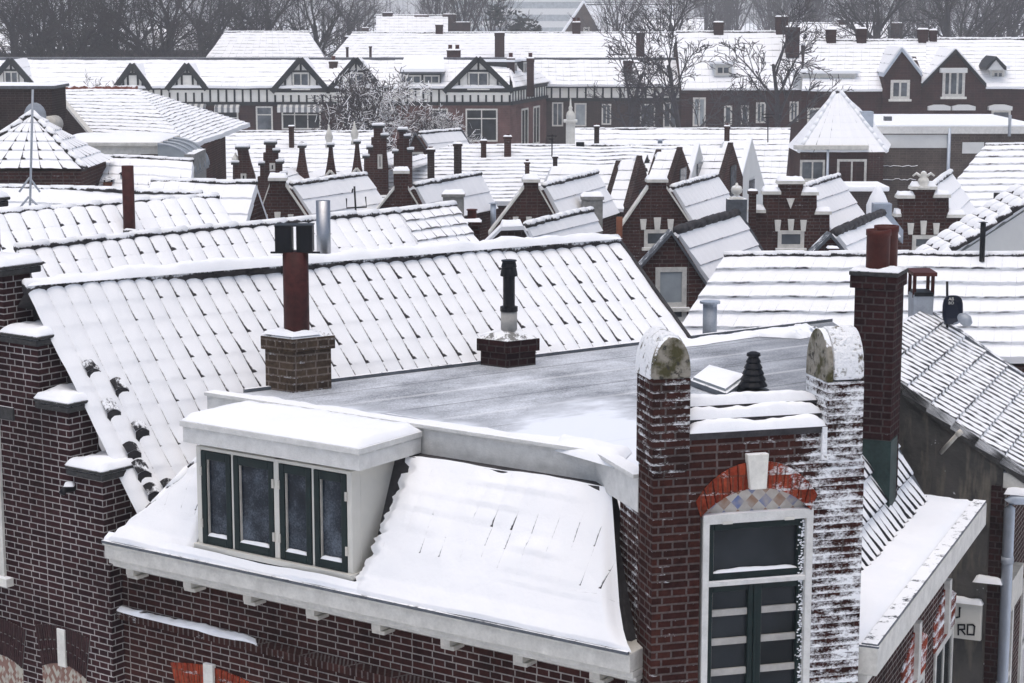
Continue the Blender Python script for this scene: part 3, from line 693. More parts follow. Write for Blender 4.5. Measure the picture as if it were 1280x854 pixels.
# ---- dormer in the left roof
dp = Pl(L(0, .10, 0), -EL)
dx0, dx1 = dp.sz(247, 640)[0], dp.sz(440, 640)[0]
dzt = dp.sz(440, 588)[1]; dzb = dp.sz(440, 716)[1]; dzt = (dzt + dp.sz(250, 560)[1]) / 2; dzb = (dzb + dp.sz(250, 680)[1]) / 2
mb = MB()
fr_ = .055
for xx in (dx0, dx1 - fr_): dp.box(mb, xx, xx + fr_, dzb - .02, dzt, -.12, 0)
cxm = dp.sz(346, 640)[0]
dp.box(mb, cxm - .03, cxm + .03, dzb, dzt, -.12, 0.)
for px in (291, 391):
    c_ = dp.sz(px, 640)[0]; dp.box(mb, c_ - .013, c_ + .013, dzb, dzt, -.12, -.005)
dp.box(mb, dx0 + fr_, dx1 - fr_, dzt - .03, dzt, -.12, -.002)
dp.box(mb, dx0 - .02, dx1 + .02, dzb - .05, dzb + .0, -.14, .04)
for xx in (dx0, dx1 - .04):                                # cheeks
    mb.prism([dp.P(xx, dzb - .05, -.121), dp.P(xx, dzt, -.121), dp.P(xx, dzt, -1.2), dp.P(xx, dzt - .3, -1.0)], dp.u * .04)
dm = mb.build('dormer', M['cream'], ch, bevel=.004)
mb = MB(); dp.box(mb, dx0 - .02, dx1 + .02, dzb - .12, dzb - .051, -.14, .02); mb.build('sill', M['stone_cap'], dm)
ce = [dx0 + fr_, dp.sz(291, 640)[0] - .013, dp.sz(291, 640)[0] + .013, cxm - .03, cxm + .03, dp.sz(391, 640)[0] - .013, dp.sz(391, 640)[0] + .013, dx1 - fr_]
for i in range(4):
    x0, x1 = ce[2 * i] + .004, ce[2 * i + 1] - .004; st = .06; zz0, zz1 = dzb + .004, dzt - .034; mb = MB()
    dp.box(mb, x0, x0 + st, zz0, zz1, -.07, .006); dp.box(mb, x1 - st, x1, zz0, zz1, -.07, .006); dp.box(mb, x0 + st, x1 - st, zz0, zz0 + st * 1.25, -.07, .005); dp.box(mb, x0 + st, x1 - st, zz1 - st * 1.3, zz1, -.07, .005)
    c = mb.build('casement', M['green'], ch, bevel=.006)
    g = MB(); dp.box(g, x0 + st * .6, x1 - st * .6, zz0 + .03, zz1 - .03, -.05, -.035); g.build('pane', M['glass_frost'], c)
    snow_patch(dp.P(x0 + st, zz0 + st * 1.25, 0), dp.P(x1 - st, zz0 + st * 1.25, 0), dp.P(x1 - st, zz0 + st * 1.25, -.036), dp.P(x0 + st, zz0 + st * 1.25, -.036), .03, 12, 4, .4, i, .3).build('snow', M['snow'], c, True)
    g = MB(); dp.box(g, x0 + st, x0 + st + .008, zz0 + st, zz1 - st, -.034, -.012); g.build('beading', M['white_old'], c)
    for zq in (.22, .78):
        g = MB(); dp.box(g, (x1 if i % 2 else x0) - .012, (x1 if i % 2 else x0) + .012, lerp(zz0, zz1, zq) - .04, lerp(zz0, zz1, zq) + .04, .0, .014); g.build('hinge', M['white_old'], c)
# dormer roof slab: fascia with a lip, snow on top
ex0, ex1 = dp.sz(226, 535, .14)[0], dp.sz(447, 575, .14)[0]
zf1 = (dp.sz(447, 561, .14)[1] + dp.sz(226, 526, .14)[1]) / 2; zf0 = max(dzt - .005, zf1 - .2)
mb = MB(); back = -((FL - L(0, 0, 0)).dot(NL) - .10) + .0
dp.box(mb, ex0, ex1, zf0, zf1 - .055, back + .1, .12); dp.box(mb, ex0 - .015, ex1 + .015, zf1 - .054, zf1, back + .1, .145)
ds = mb.build('dormer_roof', M['white_snowy'], ch, bevel=.008)
snow_patch(dp.P(ex0, zf1, .14), dp.P(ex1, zf1, .14), dp.P(ex1, zf1, back + .1), dp.P(ex0, zf1, back + .1), .07, 60, 10, .12, 4, .25).build('snow', M['snow'], ds, True)

# ================================================================== left: house with the stepped gable
EG = V((3400, -2489, 0)).normalized()
gp = Pl(Pl(L(0, .15, 0), -EL).at(137, 760), EG)
sg = thing('stepped_gable_house', 'dark brick house at left with snow-capped stepped gable and broad pantile roof', 'house', (gp.p.x, gp.p.y, 0))
def q_(x, y): return gp.sz(x, y)
steps = [(158, 593), (116, 505), (76, 420), (34, 336), (-8, 252), (-50, 168)]   # right top corners of the brick below each stone
sxz = [q_(*p) for p in steps]
pts = [(q_(137, 760)[0], 0), (q_(137, 760)[0], q_(137, 668)[1]), (sxz[0][0] - .0, q_(137, 667)[1])]
pts = [(sxz[0][0] - .28, 0), (sxz[0][0] - .28, q_(137, 672)[1]), ]
out = [(q_(138, 760)[0], 0.)]
xr = q_(128, 640)[0]
# the front face: each step reaches to the right edge of its own stone
fx = [(128, 600), (86, 515), (47, 432), (3, 345), (-38, 262), (-80, 178)]
fxs = [q_(*p) for p in fx]
out = [(q_(139, 760)[0], 0), (q_(139, 760)[0], q_(139, 676)[1]), (fxs[0][0], q_(132, 676)[1])]
for i, p in enumerate(fxs):
    out.append((p[0], p[1])) 
    if i + 1 < len(fxs): out.append((fxs[i + 1][0], p[1]))
xm = 2 * fxs[-1][0] - .8
for i in range(len(fxs) - 1, 0, -1): out += [(xm - fxs[i][0], fxs[i][1]), (xm - fxs[i][0], fxs[i - 1][1])]
out += [(xm - fxs[0][0], fxs[0][1]), (xm - fxs[0][0], 0)]
mb = MB(); gp.prism(mb, out, -.36, 0); mb.build('gable_wall', M['brick_left'], sg)
for i, p in enumerate(fxs[:5]):
    mb = MB(); x1 = p[0] + .07; x0 = (fxs[i + 1][0] + .002)
    gp.box(mb, x0, x1, p[1] + .001, p[1] + .065, -.43, .07); gp.box(mb, x0, x1 + .015, p[1] + .066, p[1] + .10, -.445, .085)
    c = mb.build('coping', M['stone_cap'], sg, bevel=.012)
    snow_patch(gp.P(x0, p[1] + .10, .08), gp.P(x1 + .01, p[1] + .10, .08), gp.P(x1 + .01, p[1] + .10, -.44), gp.P(x0, p[1] + .10, -.44), .075, 18, 14, .25, i * 3, .5).build('snow', M['snow'], c, True)
# arched windows at the foot and left edge of the picture
def arch_panel(cxp, cyp, w, h, stone):
    c0, cz = q_(cxp, cyp); n = 22; wt_ = w * .62
    def lo(f): return (c0 - w / 2 + w * f, cz - h + h * math.sin(math.pi * (.12 + .76 * f)))
    def hi(f): return (c0 - wt_ + 2 * wt_ * f, cz + .33 + .05 * math.sin(math.pi * f))
    mb = MB(); gp.prism(mb, [(c0 - w / 2, cz - .6)] + [lo(i / 12) for i in range(13)] + [(c0 + w / 2, cz - .6)], -.05, .004); p = mb.build('arch_panel', M['diamond'], sg)
    mb = MB(); gp.prism(mb, [lo(i / 10) for i in range(11)] + [hi(i / 10) for i in range(10, -1, -1)], -.01, .006); am = mb.build('arch_mortar', M['mortar'], sg)
    mb = MB()
    for i in range(n):
        t0, t1 = i / n + .006, (i + 1) / n - .006; sp_ = .5 + .12 * ((i % 2) * 2 - 1)
        a, b, c, d = lo(t0), lo(t1), hi(t1), hi(t0)
        gp.prism(mb, [a, b, (lerp(b[0], c[0], sp_ - .02), lerp(b[1], c[1], sp_ - .02)), (lerp(a[0], d[0], sp_ - .02), lerp(a[1], d[1], sp_ - .02))], .0, .012 + .003 * (i % 2))
        gp.prism(mb, [(lerp(a[0], d[0], sp_ + .02), lerp(a[1], d[1], sp_ + .02)), (lerp(b[0], c[0], sp_ + .02), lerp(b[1], c[1], sp_ + .02)), c, d], .0, .012 + .003 * ((i + 1) % 2))
    mb.build('arch', M['arch_dark'], sg)
    if stone:
        mb = MB(); gp.box(mb, c0 - .055, c0 + .055, cz - .02, cz + .36, 0, .03); mb.build('keystone', M['stone'], sg)
    mb = MB(); gp.box(mb, c0 - w / 2, c0 + w / 2, cz - h - .30, cz - h - .22, 0, .05); mb.build('lintel', M['white'], sg)
M['arch_dark'] = simple('dark_arch_brick', (.034, .015, .016), .9, var=.5, sc=12, bump=.3)
arch_panel(80, 830, .64, .13, True); arch_panel(2, 818, .64, .13, False)
# red arch with a white keystone at the foot of the corner house wall
ra_ = wl.sz(262, 839, .02); 
for i in range(14):
    f0, f1 = i / 14 + .006, (i + 1) / 14 - .006; mb = MB() if i == 0 else mb
    lo_ = lambda f: (ra_[0] - .42 + .84 * f, ra_[1] - .36 + .05 * math.sin(math.pi * f)); hi_ = lambda f: (ra_[0] - .52 + 1.04 * f, ra_[1] - .02 + .06 * math.sin(math.pi * f))
    wl.prism(mb, [lo_(f0), lo_(f1), hi_(f1), hi_(f0)], -.02, .012 + .003 * (i % 3))
mb.build('arch', M['red_arch'], ch)
mb = MB(); wl.box(mb, ra_[0] - .06, ra_[0] + .06, ra_[1] - .4, ra_[1] + .07, 0, .045); mb.build('keystone', M['stone'], ch)
mb = MB(); gp.pbox(mb, -14, 512, 1, 725, -.02, .03); mb.build('window_frame', M['white'], sg)
mb = MB(); gp.pbox(mb, -14, 722, 8, 732, 0, .09); mb.build('sill', M['stone'], sg)
mb = MB(); gp.pbox(mb, -10, 508, 16, 524, 0, .02); mb.build('impost', M['stone_cap'], sg)
q = gp.at(92, 610, .0); mb = MB(); mb.tube([q, q + gp.n * .12, q + gp.n * .15 - Z * .03], .035, 10); mb.build('wall_bracket', M['black'], sg, True)
q = q + gp.n * .05 + Z * .03; snow_patch(q + V((-.05, -.05, 0)), q + V((.05, -.05, 0)), q + V((.05, .05, 0)), q + V((-.05, .05, 0)), .04, 8, 8, .5).build('snow', M['snow'], sg, True)
# broad roof A
ZA = 8.8; KA = .735
rR = pz(772, 303, ZA); rL = pz(-20, 367, ZA); RD = (rR - rL).normalized(); PD = V((RD.y, -RD.x, 0))
inner = gp.p - gp.n * .20
k_ = (inner - rR).dot(gp.n) / (rL - rR).dot(gp.n)
A0 = lerp(rR, rL, k_) - RD * .12; B0 = rR
ip = Pl(gp.p - gp.n * .22, EG); D0 = ip.at(182, 668)
d_ = (ZA - D0.z) / KA; C0 = rR + PD * d_ - Z * (ZA - D0.z)
def A2(u, v, up=0.): return lerp(lerp(A0, B0, u), lerp(D0, C0, u), v) + Z * up
LA = (B0 - A0).length
TA = .186; nuA = round(LA / TA)
def keepA(p): return p.z > ZG - .1 and not ((p - G0).dot(NL) < T1 - .3 and (p - G0).dot(EL) < 4.9)
mm = slope(A0, B0, C0, D0, nuA, 12, fu=(0., .10, .3, .6, .9), fv=(.02, .3, .6, .85, .98), a=.002, b=.030, cf=.03, th=.03, low=.05, sk=0, keep=keepA, seed=2)
ra = mm.build('pantile_roof', M['roof_near'], sg, True)
mb = MB(); bk = -PD * 1.7 - Z * 1.3
mb.face([A2(1, 0, -.02), A2(0, 0, -.02), A2(0, 0, -.02) + bk, A2(1, 0, -.02) + bk])
mb.build('under_roof', M['ridge_bare'], ra)
mb = ridge(MB(), B0 + Z * .03, A0 + Z * .03, .075, .40); mb.build('ridge', M['ridge'], ra, True)
snow_patch(B0 + PD * .10 + Z * .05, A0 + PD * .10 + Z * .05, A0 - PD * .09 + Z * .07, B0 - PD * .09 + Z * .07, .085, 120, 6, .45, 6, .5).build('snow', M['snow'], ra, True)
# verge at the right end: a thickness of tiles, and bare tiles beside the stepped parapet
mb = MB(); mb.hull8([A2(1, 0, -.08), A2(1, 1, -.08), A2(1, 1, .05), A2(1, 0, .05)], [A2(1, 0, -.08) + RD * .04, A2(1, 1, -.08) + RD * .04, A2(1, 1, .05) + RD * .04, A2(1, 0, .05) + RD * .04]); mb.build('verge', M['ridge_bare'], ra)
rr = random.Random(9); tn = 0
for r in range(12):
    for k in range(2):
        if rr.random() < .42 or r < 4: continue
        u0, u1 = (k * 1.0 + .75) * TA / LA, (k * 1.0 + 1.5) * TA / LA; v0, v1 = (r + .25 + .2 * rr.random()) / 12, (r + .93) / 12
        mb = MB(); nb = 4; mb.add([A2(lerp(u0, u1, i / nb), v, .14 + .03 * math.sin(math.pi * i / nb) + (.02 if v == v1 else 0)) for v in (v0, v1) for i in range(nb + 1)], [(i, i + 1, nb + 2 + i, nb + 1 + i) for i in range(nb)])
        mb.face([A2(u0, v1, .03), A2(u1, v1, .03)] + [A2(lerp(u1, u0, i / nb), v1, .155 + .03 * math.sin(math.pi * i / nb)) for i in range(nb + 1)])
        mb.build('bare_tile', M['bare_tile'], ra)
# hip between roof A and the front slope: broken dark ridge tiles
h0, h1 = L(5.45, .26, 6.84), L(4.86, .74, 7.60)
mb = ridge(MB(), h0, h1, .05, .24, seed=3); mb.build('hip_ridge', M['ridge'], ra, True)
# two chimneys on roof A
def stack(parent, nearpx, nearz, la, lb, top, mat, capmat, da=EL, db=None, name='chimney', captop=.0):
    db = db or RD; c = pz(*nearpx, nearz); zt_ = 11.5 - (top - 10) * c.y / F
    def P(a, b, z): q = c + da * a + db * b; return V((q.x, q.y, z))
    mb = MB(); mb.box(P(0, 0, nearz - 1.0), da * la, db * lb, Z * (zt_ - .13 - nearz + 1.0)); mb.box(P(-.025, -.025, zt_ - .129), da * (la + .05), db * (lb + .05), Z * .129)
    return mb.build(name, mat, parent, bevel=.006), P, zt_
cA, P, zt_ = stack(sg, (367, 490), 7.84, .36, .42, 424, M['stack_old'], None)
mb = MB(); mb.hull8([P(-.02, -.02, zt_ + .001), P(.38, -.02, zt_ + .001), P(.38, .44, zt_ + .001), P(-.02, .44, zt_ + .001)], [P(.1, .1, zt_ + .06), P(.26, .1, zt_ + .06), P(.26, .32, zt_ + .06), P(.1, .32, zt_ + .06)]); mb.build('flaunching', M['concrete'], cA)
snow_patch(P(-.02, -.02, zt_ + .02), P(.38, -.02, zt_ + .02), P(.38, .30, zt_ + .02), P(-.02, .30, zt_ + .02), .05, 12, 12, .4, 2, .5).build('snow', M['snow'], cA, True)
fc = P(.18, .20, zt_); ft = 11.5 - (312 - 10) * fc.y / F
mb = MB(); mb.lathe(fc, [(.125, 0), (.125, ft - zt_ - .0), (.11, ft - zt_ + .001)], 20); fl = mb.build('flue', M['rust'], cA, True)
mb = MB()
for x0_, x1_ in ((-.185, -.025), (.02, .175)):
    mb.box((fc.x + x0_, fc.y - .10, ft), X * (x1_ - x0_), V((0, .2, 0)), Z * .25)
mb.box((fc.x - .19, fc.y - .11, ft + .251), X * .37, V((0, .22, 0)), Z * .012); mb.box((fc.x - .24, fc.y - .015, ft - .02), X * .48, V((0, .03, 0)), Z * .018)
mb.build('cowl', M['black'], cA, bevel=.004)
cB, P, zt_ = stack(sg, (634, 459), 7.84, .34, .36, 427, M['brick_stack'], None)
mb = MB(); mb.hull8([P(-.03, -.03, zt_ + .001), P(.37, -.03, zt_ + .001), P(.37, .39, zt_ + .001), P(-.03, .39, zt_ + .001)], [P(.1, .11, zt_ + .09), P(.24, .11, zt_ + .09), P(.24, .27, zt_ + .09), P(.1, .27, zt_ + .09)]); mb.build('flaunching', M['concrete'], cB, bevel=.006)
snow_patch(P(.36, .0, zt_ + .02), P(.36, .36, zt_ + .02), P(.19, .3, zt_ + .085), P(.19, .1, zt_ + .085), .025, 10, 10, .3, 2, .3).build('snow', M['snow'], cB, True)
fc = P(.17, .19, zt_ + .05)
hh = lambda y: 11.5 - (y - 10) * fc.y / F - fc.z
mb = MB(); mb.lathe(fc, [(.085, 0), (.085, hh(387))], 18); mb.build('flue', M['flue_grey'], cB, True)
mb = MB(); mb.lathe(fc, [(.092, hh(388)), (.092, hh(382)), (.062, hh(381.9)), (.062, hh(344)), (.09, hh(343)), (.09, hh(341)), (.075, hh(332)), (.082, hh(331.5)), (.068, hh(325)), (.08, hh(324.5)), (.08, hh(323)), (.02, hh(322))], 18); mb.build('cowl', M['black'], cB)
# ================================================================== helpers for the houses behind
def gable_house(name, label, z, apex, outline, rf, rb, eL, eR, yaw=0., wall='brick_mid', roof='roof_joint', base=0., keys=(), win=None, wnxy=(1, 1), wglass='glass_mid', cop='stone', copsegs=None, ridgem='ridge', caps=(), group='narrow gabled houses across the street', zr=None, course=.42, back=None, cat='house', winfr='white', rw=.075, lit=True):
    """brick gable facing us with a ridge running back from it; every pixel pair is turned into a point on the gable's own plane"""
    p0 = pz(*apex, z); pl = Pl(p0, (math.cos(yaw), math.sin(yaw)))
    g = thing(name, label, cat, (p0.x, p0.y, 0), group)
    o = [pl.sz(*p) for p in outline]
    zr = zr or pl.sz(*rf)[1]
    RF, RB = pz(*rf, zr), pz(*rb, zr)
    RF = RF if abs((RF - pl.p).dot(pl.n)) < 1 else pl.at(*rf)
    dr = RB - RF
    e1, e2 = pl.at(*eL), pl.at(*eR); 
    mb = MB(); pl.prism(mb, [(o[0][0], base)] + o + [(o[-1][0], base)], -.22, 0)
    g_ = Z * .06; q = [V((e1.x, e1.y, base)), e1 - g_, RF - g_, e2 - g_, V((e2.x, e2.y, base))]
    st = dr.normalized() * .05; RF, e1, e2 = RF + st * 4, e1 + st * 4, e2 + st * 4
    w = mb.build('wall', M[wall], g)
    mb = MB(); mb.prism([p + st for p in q], dr - st * 2); mb.build('side_wall', M[wall], g)
    for a, b, c, d in ((RF, RB, RB + (e2 - RF), e2), (RB, RF, e1, RB + (e1 - RF))):
        mb = rough_slope(a, b, c, d, .3, course, .03, th=.04, low=.03, sk=.07, seed=z + apex[0]); mb.build('roof', M[roof], g)
    mb = ridge(MB(), RF + Z * .05, RB + Z * .05, rw, .34, 7); mb.build('ridge', M[ridgem], g, True)
    if back:                                            # parapet at the far end of the ridge
        bp = Pl(RB, pl.u); t0 = .16; hw = max(abs((e2 - RF).dot(pl.u)), abs((e1 - RF).dot(pl.u))); dz = RF.z - e2.z
        for sg_ in (1, -1):
            mb = MB(); bp.prism(mb, [(0, zr + t0 + .05), (0, zr - .1), (sg_ * hw, zr - dz - .1), (sg_ * hw, zr - dz + t0)], -.16, .02); mb.build('coping', M[back], g)
    for i, (a, b) in enumerate(copsegs if copsegs is not None else zip(outline[:-1], outline[1:])):
        (s0, z0), (s1, z1) = pl.sz(*a), pl.sz(*b)
        if abs(s1 - s0) < .03: continue
        mb = MB(); t_ = .07
        pl.prism(mb, [(s0 - .02 * (z0 == z1), z0), (s1, z1), (s1, z1 + t_), (s0, z0 + t_)], -.30, .07); c = mb.build('coping', M[cop], g)
        if abs(z1 - z0) < .35:
            snow_patch(pl.P(s0, z0 + t_, .07), pl.P(s1, z1 + t_, .07), pl.P(s1, z1 + t_, -.3), pl.P(s0, z0 + t_, -.3), .09, 10, 5, .3, i, .4).build('snow', M['snow'], c, True)
    for k in keys:
        a0, a1, z0, z1 = pl.rect(*k); mb = MB(); sl = (a1 - a0) * .16
        pl.prism(mb, [(a0 + sl, z0), (a1 - sl, z0), (a1, z1), (a0, z1)], -.05, .045); mb.build('keystone', M['stone'], g)
    if win: window(g, pl, pl.rect(*win), *wnxy, fw=.085, d=.03, frame=winfr, glass=wglass)
    return g, pl, (RF, RB, e1, e2)
def chimney(parent, x0, y0, x1, y1, Y=None, z=None, depth=None, mat='brick_mid', pots=0, capm='stone_cap', potm='clay', name='chimney', rot=None, potpx=None):
    """brick stack whose front face spans the given pixel box at distance Y; y1 is where it meets the roof"""
    if z is not None: Y = pz((x0 + x1) / 2, y1, z).y
    a, b = pY(x0, y1, Y), pY(x1, y1, Y); zt_ = pY(x0, y0, Y).z; w = b.x - a.x; d = depth or w
    mb = MB(); h = max(.05, (zt_ - a.z) * .14)
    mb.box((a.x + .03, Y + .03, a.z - .8), (w - .06, 0, 0), (0, d - .06, 0), (0, 0, zt_ - h - a.z + .8)); mb.box((a.x, Y, zt_ - h), (w, 0, 0), (0, d, 0), (0, 0, h))
    c = mb.build(name, M[mat], parent)
    snow_patch((a.x, Y, zt_), (b.x, Y, zt_), (b.x, Y + d, zt_), (a.x, Y + d, zt_), min(.08, w * .16), 8, 8, .3, x0, .5).build('snow', M['snow'], c, True)
    for k in range(pots):
        hgt = (potpx or (y1 - y0) * .35) * Y / F; r = min(.14, w * .2 if pots > 1 else w * .26)
        mb = MB(); mb.lathe((a.x + w * (k + .5) / pots, Y + d / 2, zt_ - .02), [(r, 0), (r * .9, hgt * .9), (r * 1.1, hgt * .91), (r * 1.1, hgt), (r * .6, hgt)], 10); mb.build('pot', M[potm], c, True)
    return c
def pipe(parent, x0, y0, x1, y1, z, mat='galv', hat=None, name='flue', n=12, hatm='black'):
    p = pz((x0 + x1) / 2, y1, z); s = p.y / F; r = (x1 - x0) / 2 * s; h = (y1 - y0) * s
    mb = MB(); mb.lathe(p - Z * .4, [(r, 0), (r, h + .4), (r * .8, h + .401)], n); o = mb.build(name, M[mat], parent, True)
    if hat:
        mb = MB(); hh = hat * s; mb.lathe(p + Z * (h + .002), [(r * .9, 0), (r * .9, hh * .3), (r * 1.7, hh * .31), (r * 1.7, hh * .5), (r * .3, hh)], n); mb.build('cowl', M[hatm], o)
    return o
def terrace(name, label, A, B, C, D, roof='roof_lines', wall='brick_mid', tile=.28, course=.36, back=3., base=0., group=None, rm='ridge', rw=.062, a=.03, endx=0., low=.05, fine=False, seed=1., cat='house', hr=True):
    """house under one visible slope: A,B ridge ends, C,D eave ends (3-D points), closed with walls and a back slope"""
    c = (A + B) / 2; h = thing(name, label, cat, (c.x, c.y, 0), group)
    if fine: mb = slope(A, B, C, D, max(2, round((B - A).length / tile)), max(2, round((D - A).length / course)), fu=(0., .12, .35, .65, .9), fv=(.02, .35, .7, .98), a=a, b=.03, cf=.03, th=.04, low=low, sk=.1, seed=seed)
    else: mb = rough_slope(A, B, C, D, tile, course, a, low=low, sk=.1, seed=seed)
    mb.build('roof', M[roof], h)
    n = V(((A - D).x, (A - D).y, 0)).normalized(); bk = n * back; dz = Z * (A.z - D.z)
    E, G = B + bk - dz, A + bk - dz
    mb = MB(); mb.prism([A, B, E, G], -Z * .08 ); mb.build('rear_roof', M['snow'], h)
    q = n * .15 - Z * .09
    d1, c1, b1, a1 = D + q, C + q, B - Z * .10, A - Z * .10
    mb = MB(); f = lambda p: V((p.x, p.y, base))
    mb.face([f(D + q), f(C + q), c1, d1]); mb.face([f(C + q), f(E), E - Z * .1, b1, c1]); mb.face([f(D + q), d1, a1, G - Z * .1, f(G)]); mb.face([f(E), f(G), G - Z * .1, E - Z * .1])
    mb.build('wall', M[wall], h)
    if hr: ridge(MB(), A + Z * .05, B + Z * .05, rw, .4, 7).build('ridge', M[rm], h, True)
    return h
# ------------------------------------------------------------------ snowy roofs on the left, stepping back
def row_roof(name, label, pL, pR, z, k, d, perp=PD, tile=.2, course=.31, **kw):
    a, b = pz(*pL, z), pz(*pR, z); off = perp * d - Z * (k * d)
    return terrace(name, label, a, b, b + off, a + off, tile=tile, course=course, **kw)
RG = 'snowy pantiled terrace houses behind the left chimneys'
b1 = row_roof('terrace_house', 'long pantiled roof just behind the broad roof, stainless flue standing on it', (20, 314), (497, 268), 8.6, .76, 2.6, roof='roof_near2', fine=True, tile=.235, a=.002, group=RG)
b2 = row_roof('terrace_house', 'roof of small fine tiles ending at a slim brick chimney with one pot', (497.5, 268), (568, 260), 8.6, .76, 2.6, roof='roof_fine', tile=.2, course=.2, group=RG)
pipe(b1, 396, 250, 414, 331, 8.13, 'steel', name='steel_flue', n=20)
chimney(b2, 578, 278, 602, 318, z=7.9, mat='brick_stack', pots=1, potpx=17)
c1_ = row_roof('terrace_house', 'pantiled snowy roof at the left edge with a tall dark red flue', (-40, 273), (272, 249), 8.6, .74, 3.0, roof='roof_near2', fine=True, tile=.26, course=.38, a=.003, group=RG, seed=4.)
fl = pipe(c1_, 154.5, 207, 169.5, 290, 8.28, 'rust', name='flue', n=20)
q = pz(168, 299, 8.22); mb = MB(); mb.hull8([q + V((-.2, -.15, -.3)), q + V((.22, -.15, -.3)), q + V((.22, .3, -.3)), q + V((-.2, .3, -.3))], [q + V((-.16, .0, .14)), q + V((.04, .0, .12)), q + V((.04, .2, .12)), q + V((-.16, .2, .14))]); mb.build('flue_base', M['stone_cap'], c1_, bevel=.02)
d1_ = row_roof('terrace_house', 'low snowy roof with two brown chimney pots and a tripod aerial at the left edge', (-40, 236), (252, 245), 8.35, .55, 3.5, PD, roof='roof_lines', tile=.3, course=.5, group=RG, seed=6.)
e_ = row_roof('terrace_house', 'smooth white roof with two little capped vents behind the dark red flue', (78, 196), (241, 203), 8.0, .35, 9.5, V((.12, -.99, 0)), roof='roof_smooth', tile=.3, course=.5, group=RG, seed=8.)
f_ = row_roof('terrace_house', 'snowy roof end with a narrow brick gable and a strip of tiles on its verge', (190, 229), (321, 232), 8.3, .8, 3.2, V((-.12, -.99, 0)), roof='roof_smooth', tile=.3, course=.4, group=RG, seed=9.)
def vent(h, x0, y0, x1, y1, z, mat='orange', hat=True):
    p = pz((x0 + x1) / 2, y1, z); s = p.y / F; w = (x1 - x0) * s; hh = (y1 - y0) * s
    mb = MB(); mb.box(p + V((-w * .35, -w * .35, -.3)), X * w * .7, V((0, w * .7, 0)), Z * (hh * .6 + .3)); o = mb.build('roof_vent', M[mat], h)
    if hat:
        mb = MB()
        for sx in (-1, 1): 
            mb = MB(); mb.box(p + V((sx * w * .3 - .015, -.02, hh * .6)), X * .03, V((0, .04, 0)), Z * hh * .18); mb.build('post', M['black'], o)
        mb = MB(); mb.lathe(p + Z * hh * .78, [(w * .72, 0), (w * .72, hh * .04), (w * .08, hh * .24)], 4, math.pi / 4); mb.build('cap', M['lead'], o)
vent(e_, 128, 221, 143, 238, 7.4); vent(e_, 200, 202, 210, 222, 7.55, 'clay')
pipe(e_, 151, 219, 156, 240, 7.35, 'zinc', 4)
chimney(d1_, 12, 235, 23, 259, z=8.0, mat='orange'); chimney(d1_, -6, 234, 3, 259, z=8.0, mat='rust')
# hipped roof with the aerial in front of it
def pyramid(name, label, apex, Y, half, dep, drop, roof, wall, apx2=None, group=None, base=0., ridge_m='ridge', over=.0, ca=.03, wing=0., tile=.3, course=.42):
    p = pY(*apex, Y); p2 = pY(*apx2, Y) if apx2 else p; h = thing(name, label, 'house', (p.x, p.y, 0), group)
    zc_ = p.z - drop
    c = [V((p.x - half, Y - dep, zc_)), V((p2.x + half, Y - dep, zc_)), V((p2.x + half, Y + dep, zc_)), V((p.x - half, Y + dep, zc_))]
    c[2].x += wing; c[2].y += wing * 2.6
    for a, b, r0, r1 in ((0, 1, p, p2), (1, 2, p2, p2), (2, 3, p2, p), (3, 0, p, p)):
        A_1, B_1 = lerp(r0, c[a], .015), lerp(r1, c[b], .015)
        rough_slope(A_1, B_1, c[b], c[a], tile, course, ca, th=.03, sk=0, low=.03, seed=a).build('roof', M[roof], h)
    for a, r0 in ((0, p), (1, p2)): ridge(MB(), r0 + Z * .04, c[a] + Z * .04, .08, .36, 7, a).build('ridge', M[ridge_m], h, True)
    i_ = .12; mb = MB(); mb.box((c[0].x + i_, c[0].y + i_, base), X * (c[1].x - c[0].x - 2 * i_), V((0, 2 * dep - 2 * i_, 0)), Z * (zc_ - base - .02)); mb.build('wall', M[wall], h)
    return h, c, zc_
ph, _, _ = pyramid('hipped_house', 'hipped snowy roof at the left edge beneath the dark brick block', (41, 143), 45, 1.45, 1.5, 1.15, 'roof_near2', 'brick_mid', tile=.24)
# dark brick block, hipped hall with a slate-hung end, white-gutted extension
bb = thing('brick_block', 'dark flat-topped brick block at the left edge in front of half-timbered gable', 'building', (-16, 62, 0))
q0, q1 = pY(-60, 111, 62), pY(64, 111, 62)
mb = MB(); mb.box((q0.x, 62, 0), X * (q1.x - q0.x), V((0, 2, 0)), Z * q1.z); mb.build('wall', M['brick_dusk'], bb)
mb = MB(); mb.box((q0.x, 61.9, q1.z), X * (q1.x - q0.x + .1), V((0, 2.2, 0)), Z * .09); cp = mb.build('coping', M['lead'], bb)
snow_patch((q0.x, 61.9, q1.z + .09), (q1.x, 61.9, q1.z + .09), (q1.x, 64, q1.z + .09), (q0.x, 64, q1.z + .09), .05, 20, 6, .2, 3).build('snow', M['snow'], cp, True)
q = pY(60, 156, 61.4); mb = MB(); mb.tube([q + V((.1, .6, 0)), q + V((-.05, -.1, 0))], .26, 16); o = mb.build('vent_drum', M['white_old'], bb, True)
mb = MB(); mb.tube([q + V((-.052, -.101, 0)), q + V((-.06, -.13, 0))], .17, 14); mb.build('mouth', M['black'], o)
q = pY(45, 145, 60.5); mb = MB(); mb.lathe(q, [(.02, .0), (.2, .03), (.34, .10), (.33, .115), (.02, .02)], 18)
for i, v in enumerate(mb.v): r = v - q; mb.v[i] = q + V((r.x, -r.z, r.y * 1.2))
o = tag(mb.build('satellite_dish', M['zinc'], None, True), 'pale grey round dish against the dark brick block at the left edge', 'satellite dish')
hh = thing('hipped_hall', 'broad snowy hipped roof with red ridge tiles and slate-hung end wall beside the brick block', 'house', pY(120, 150, 66))
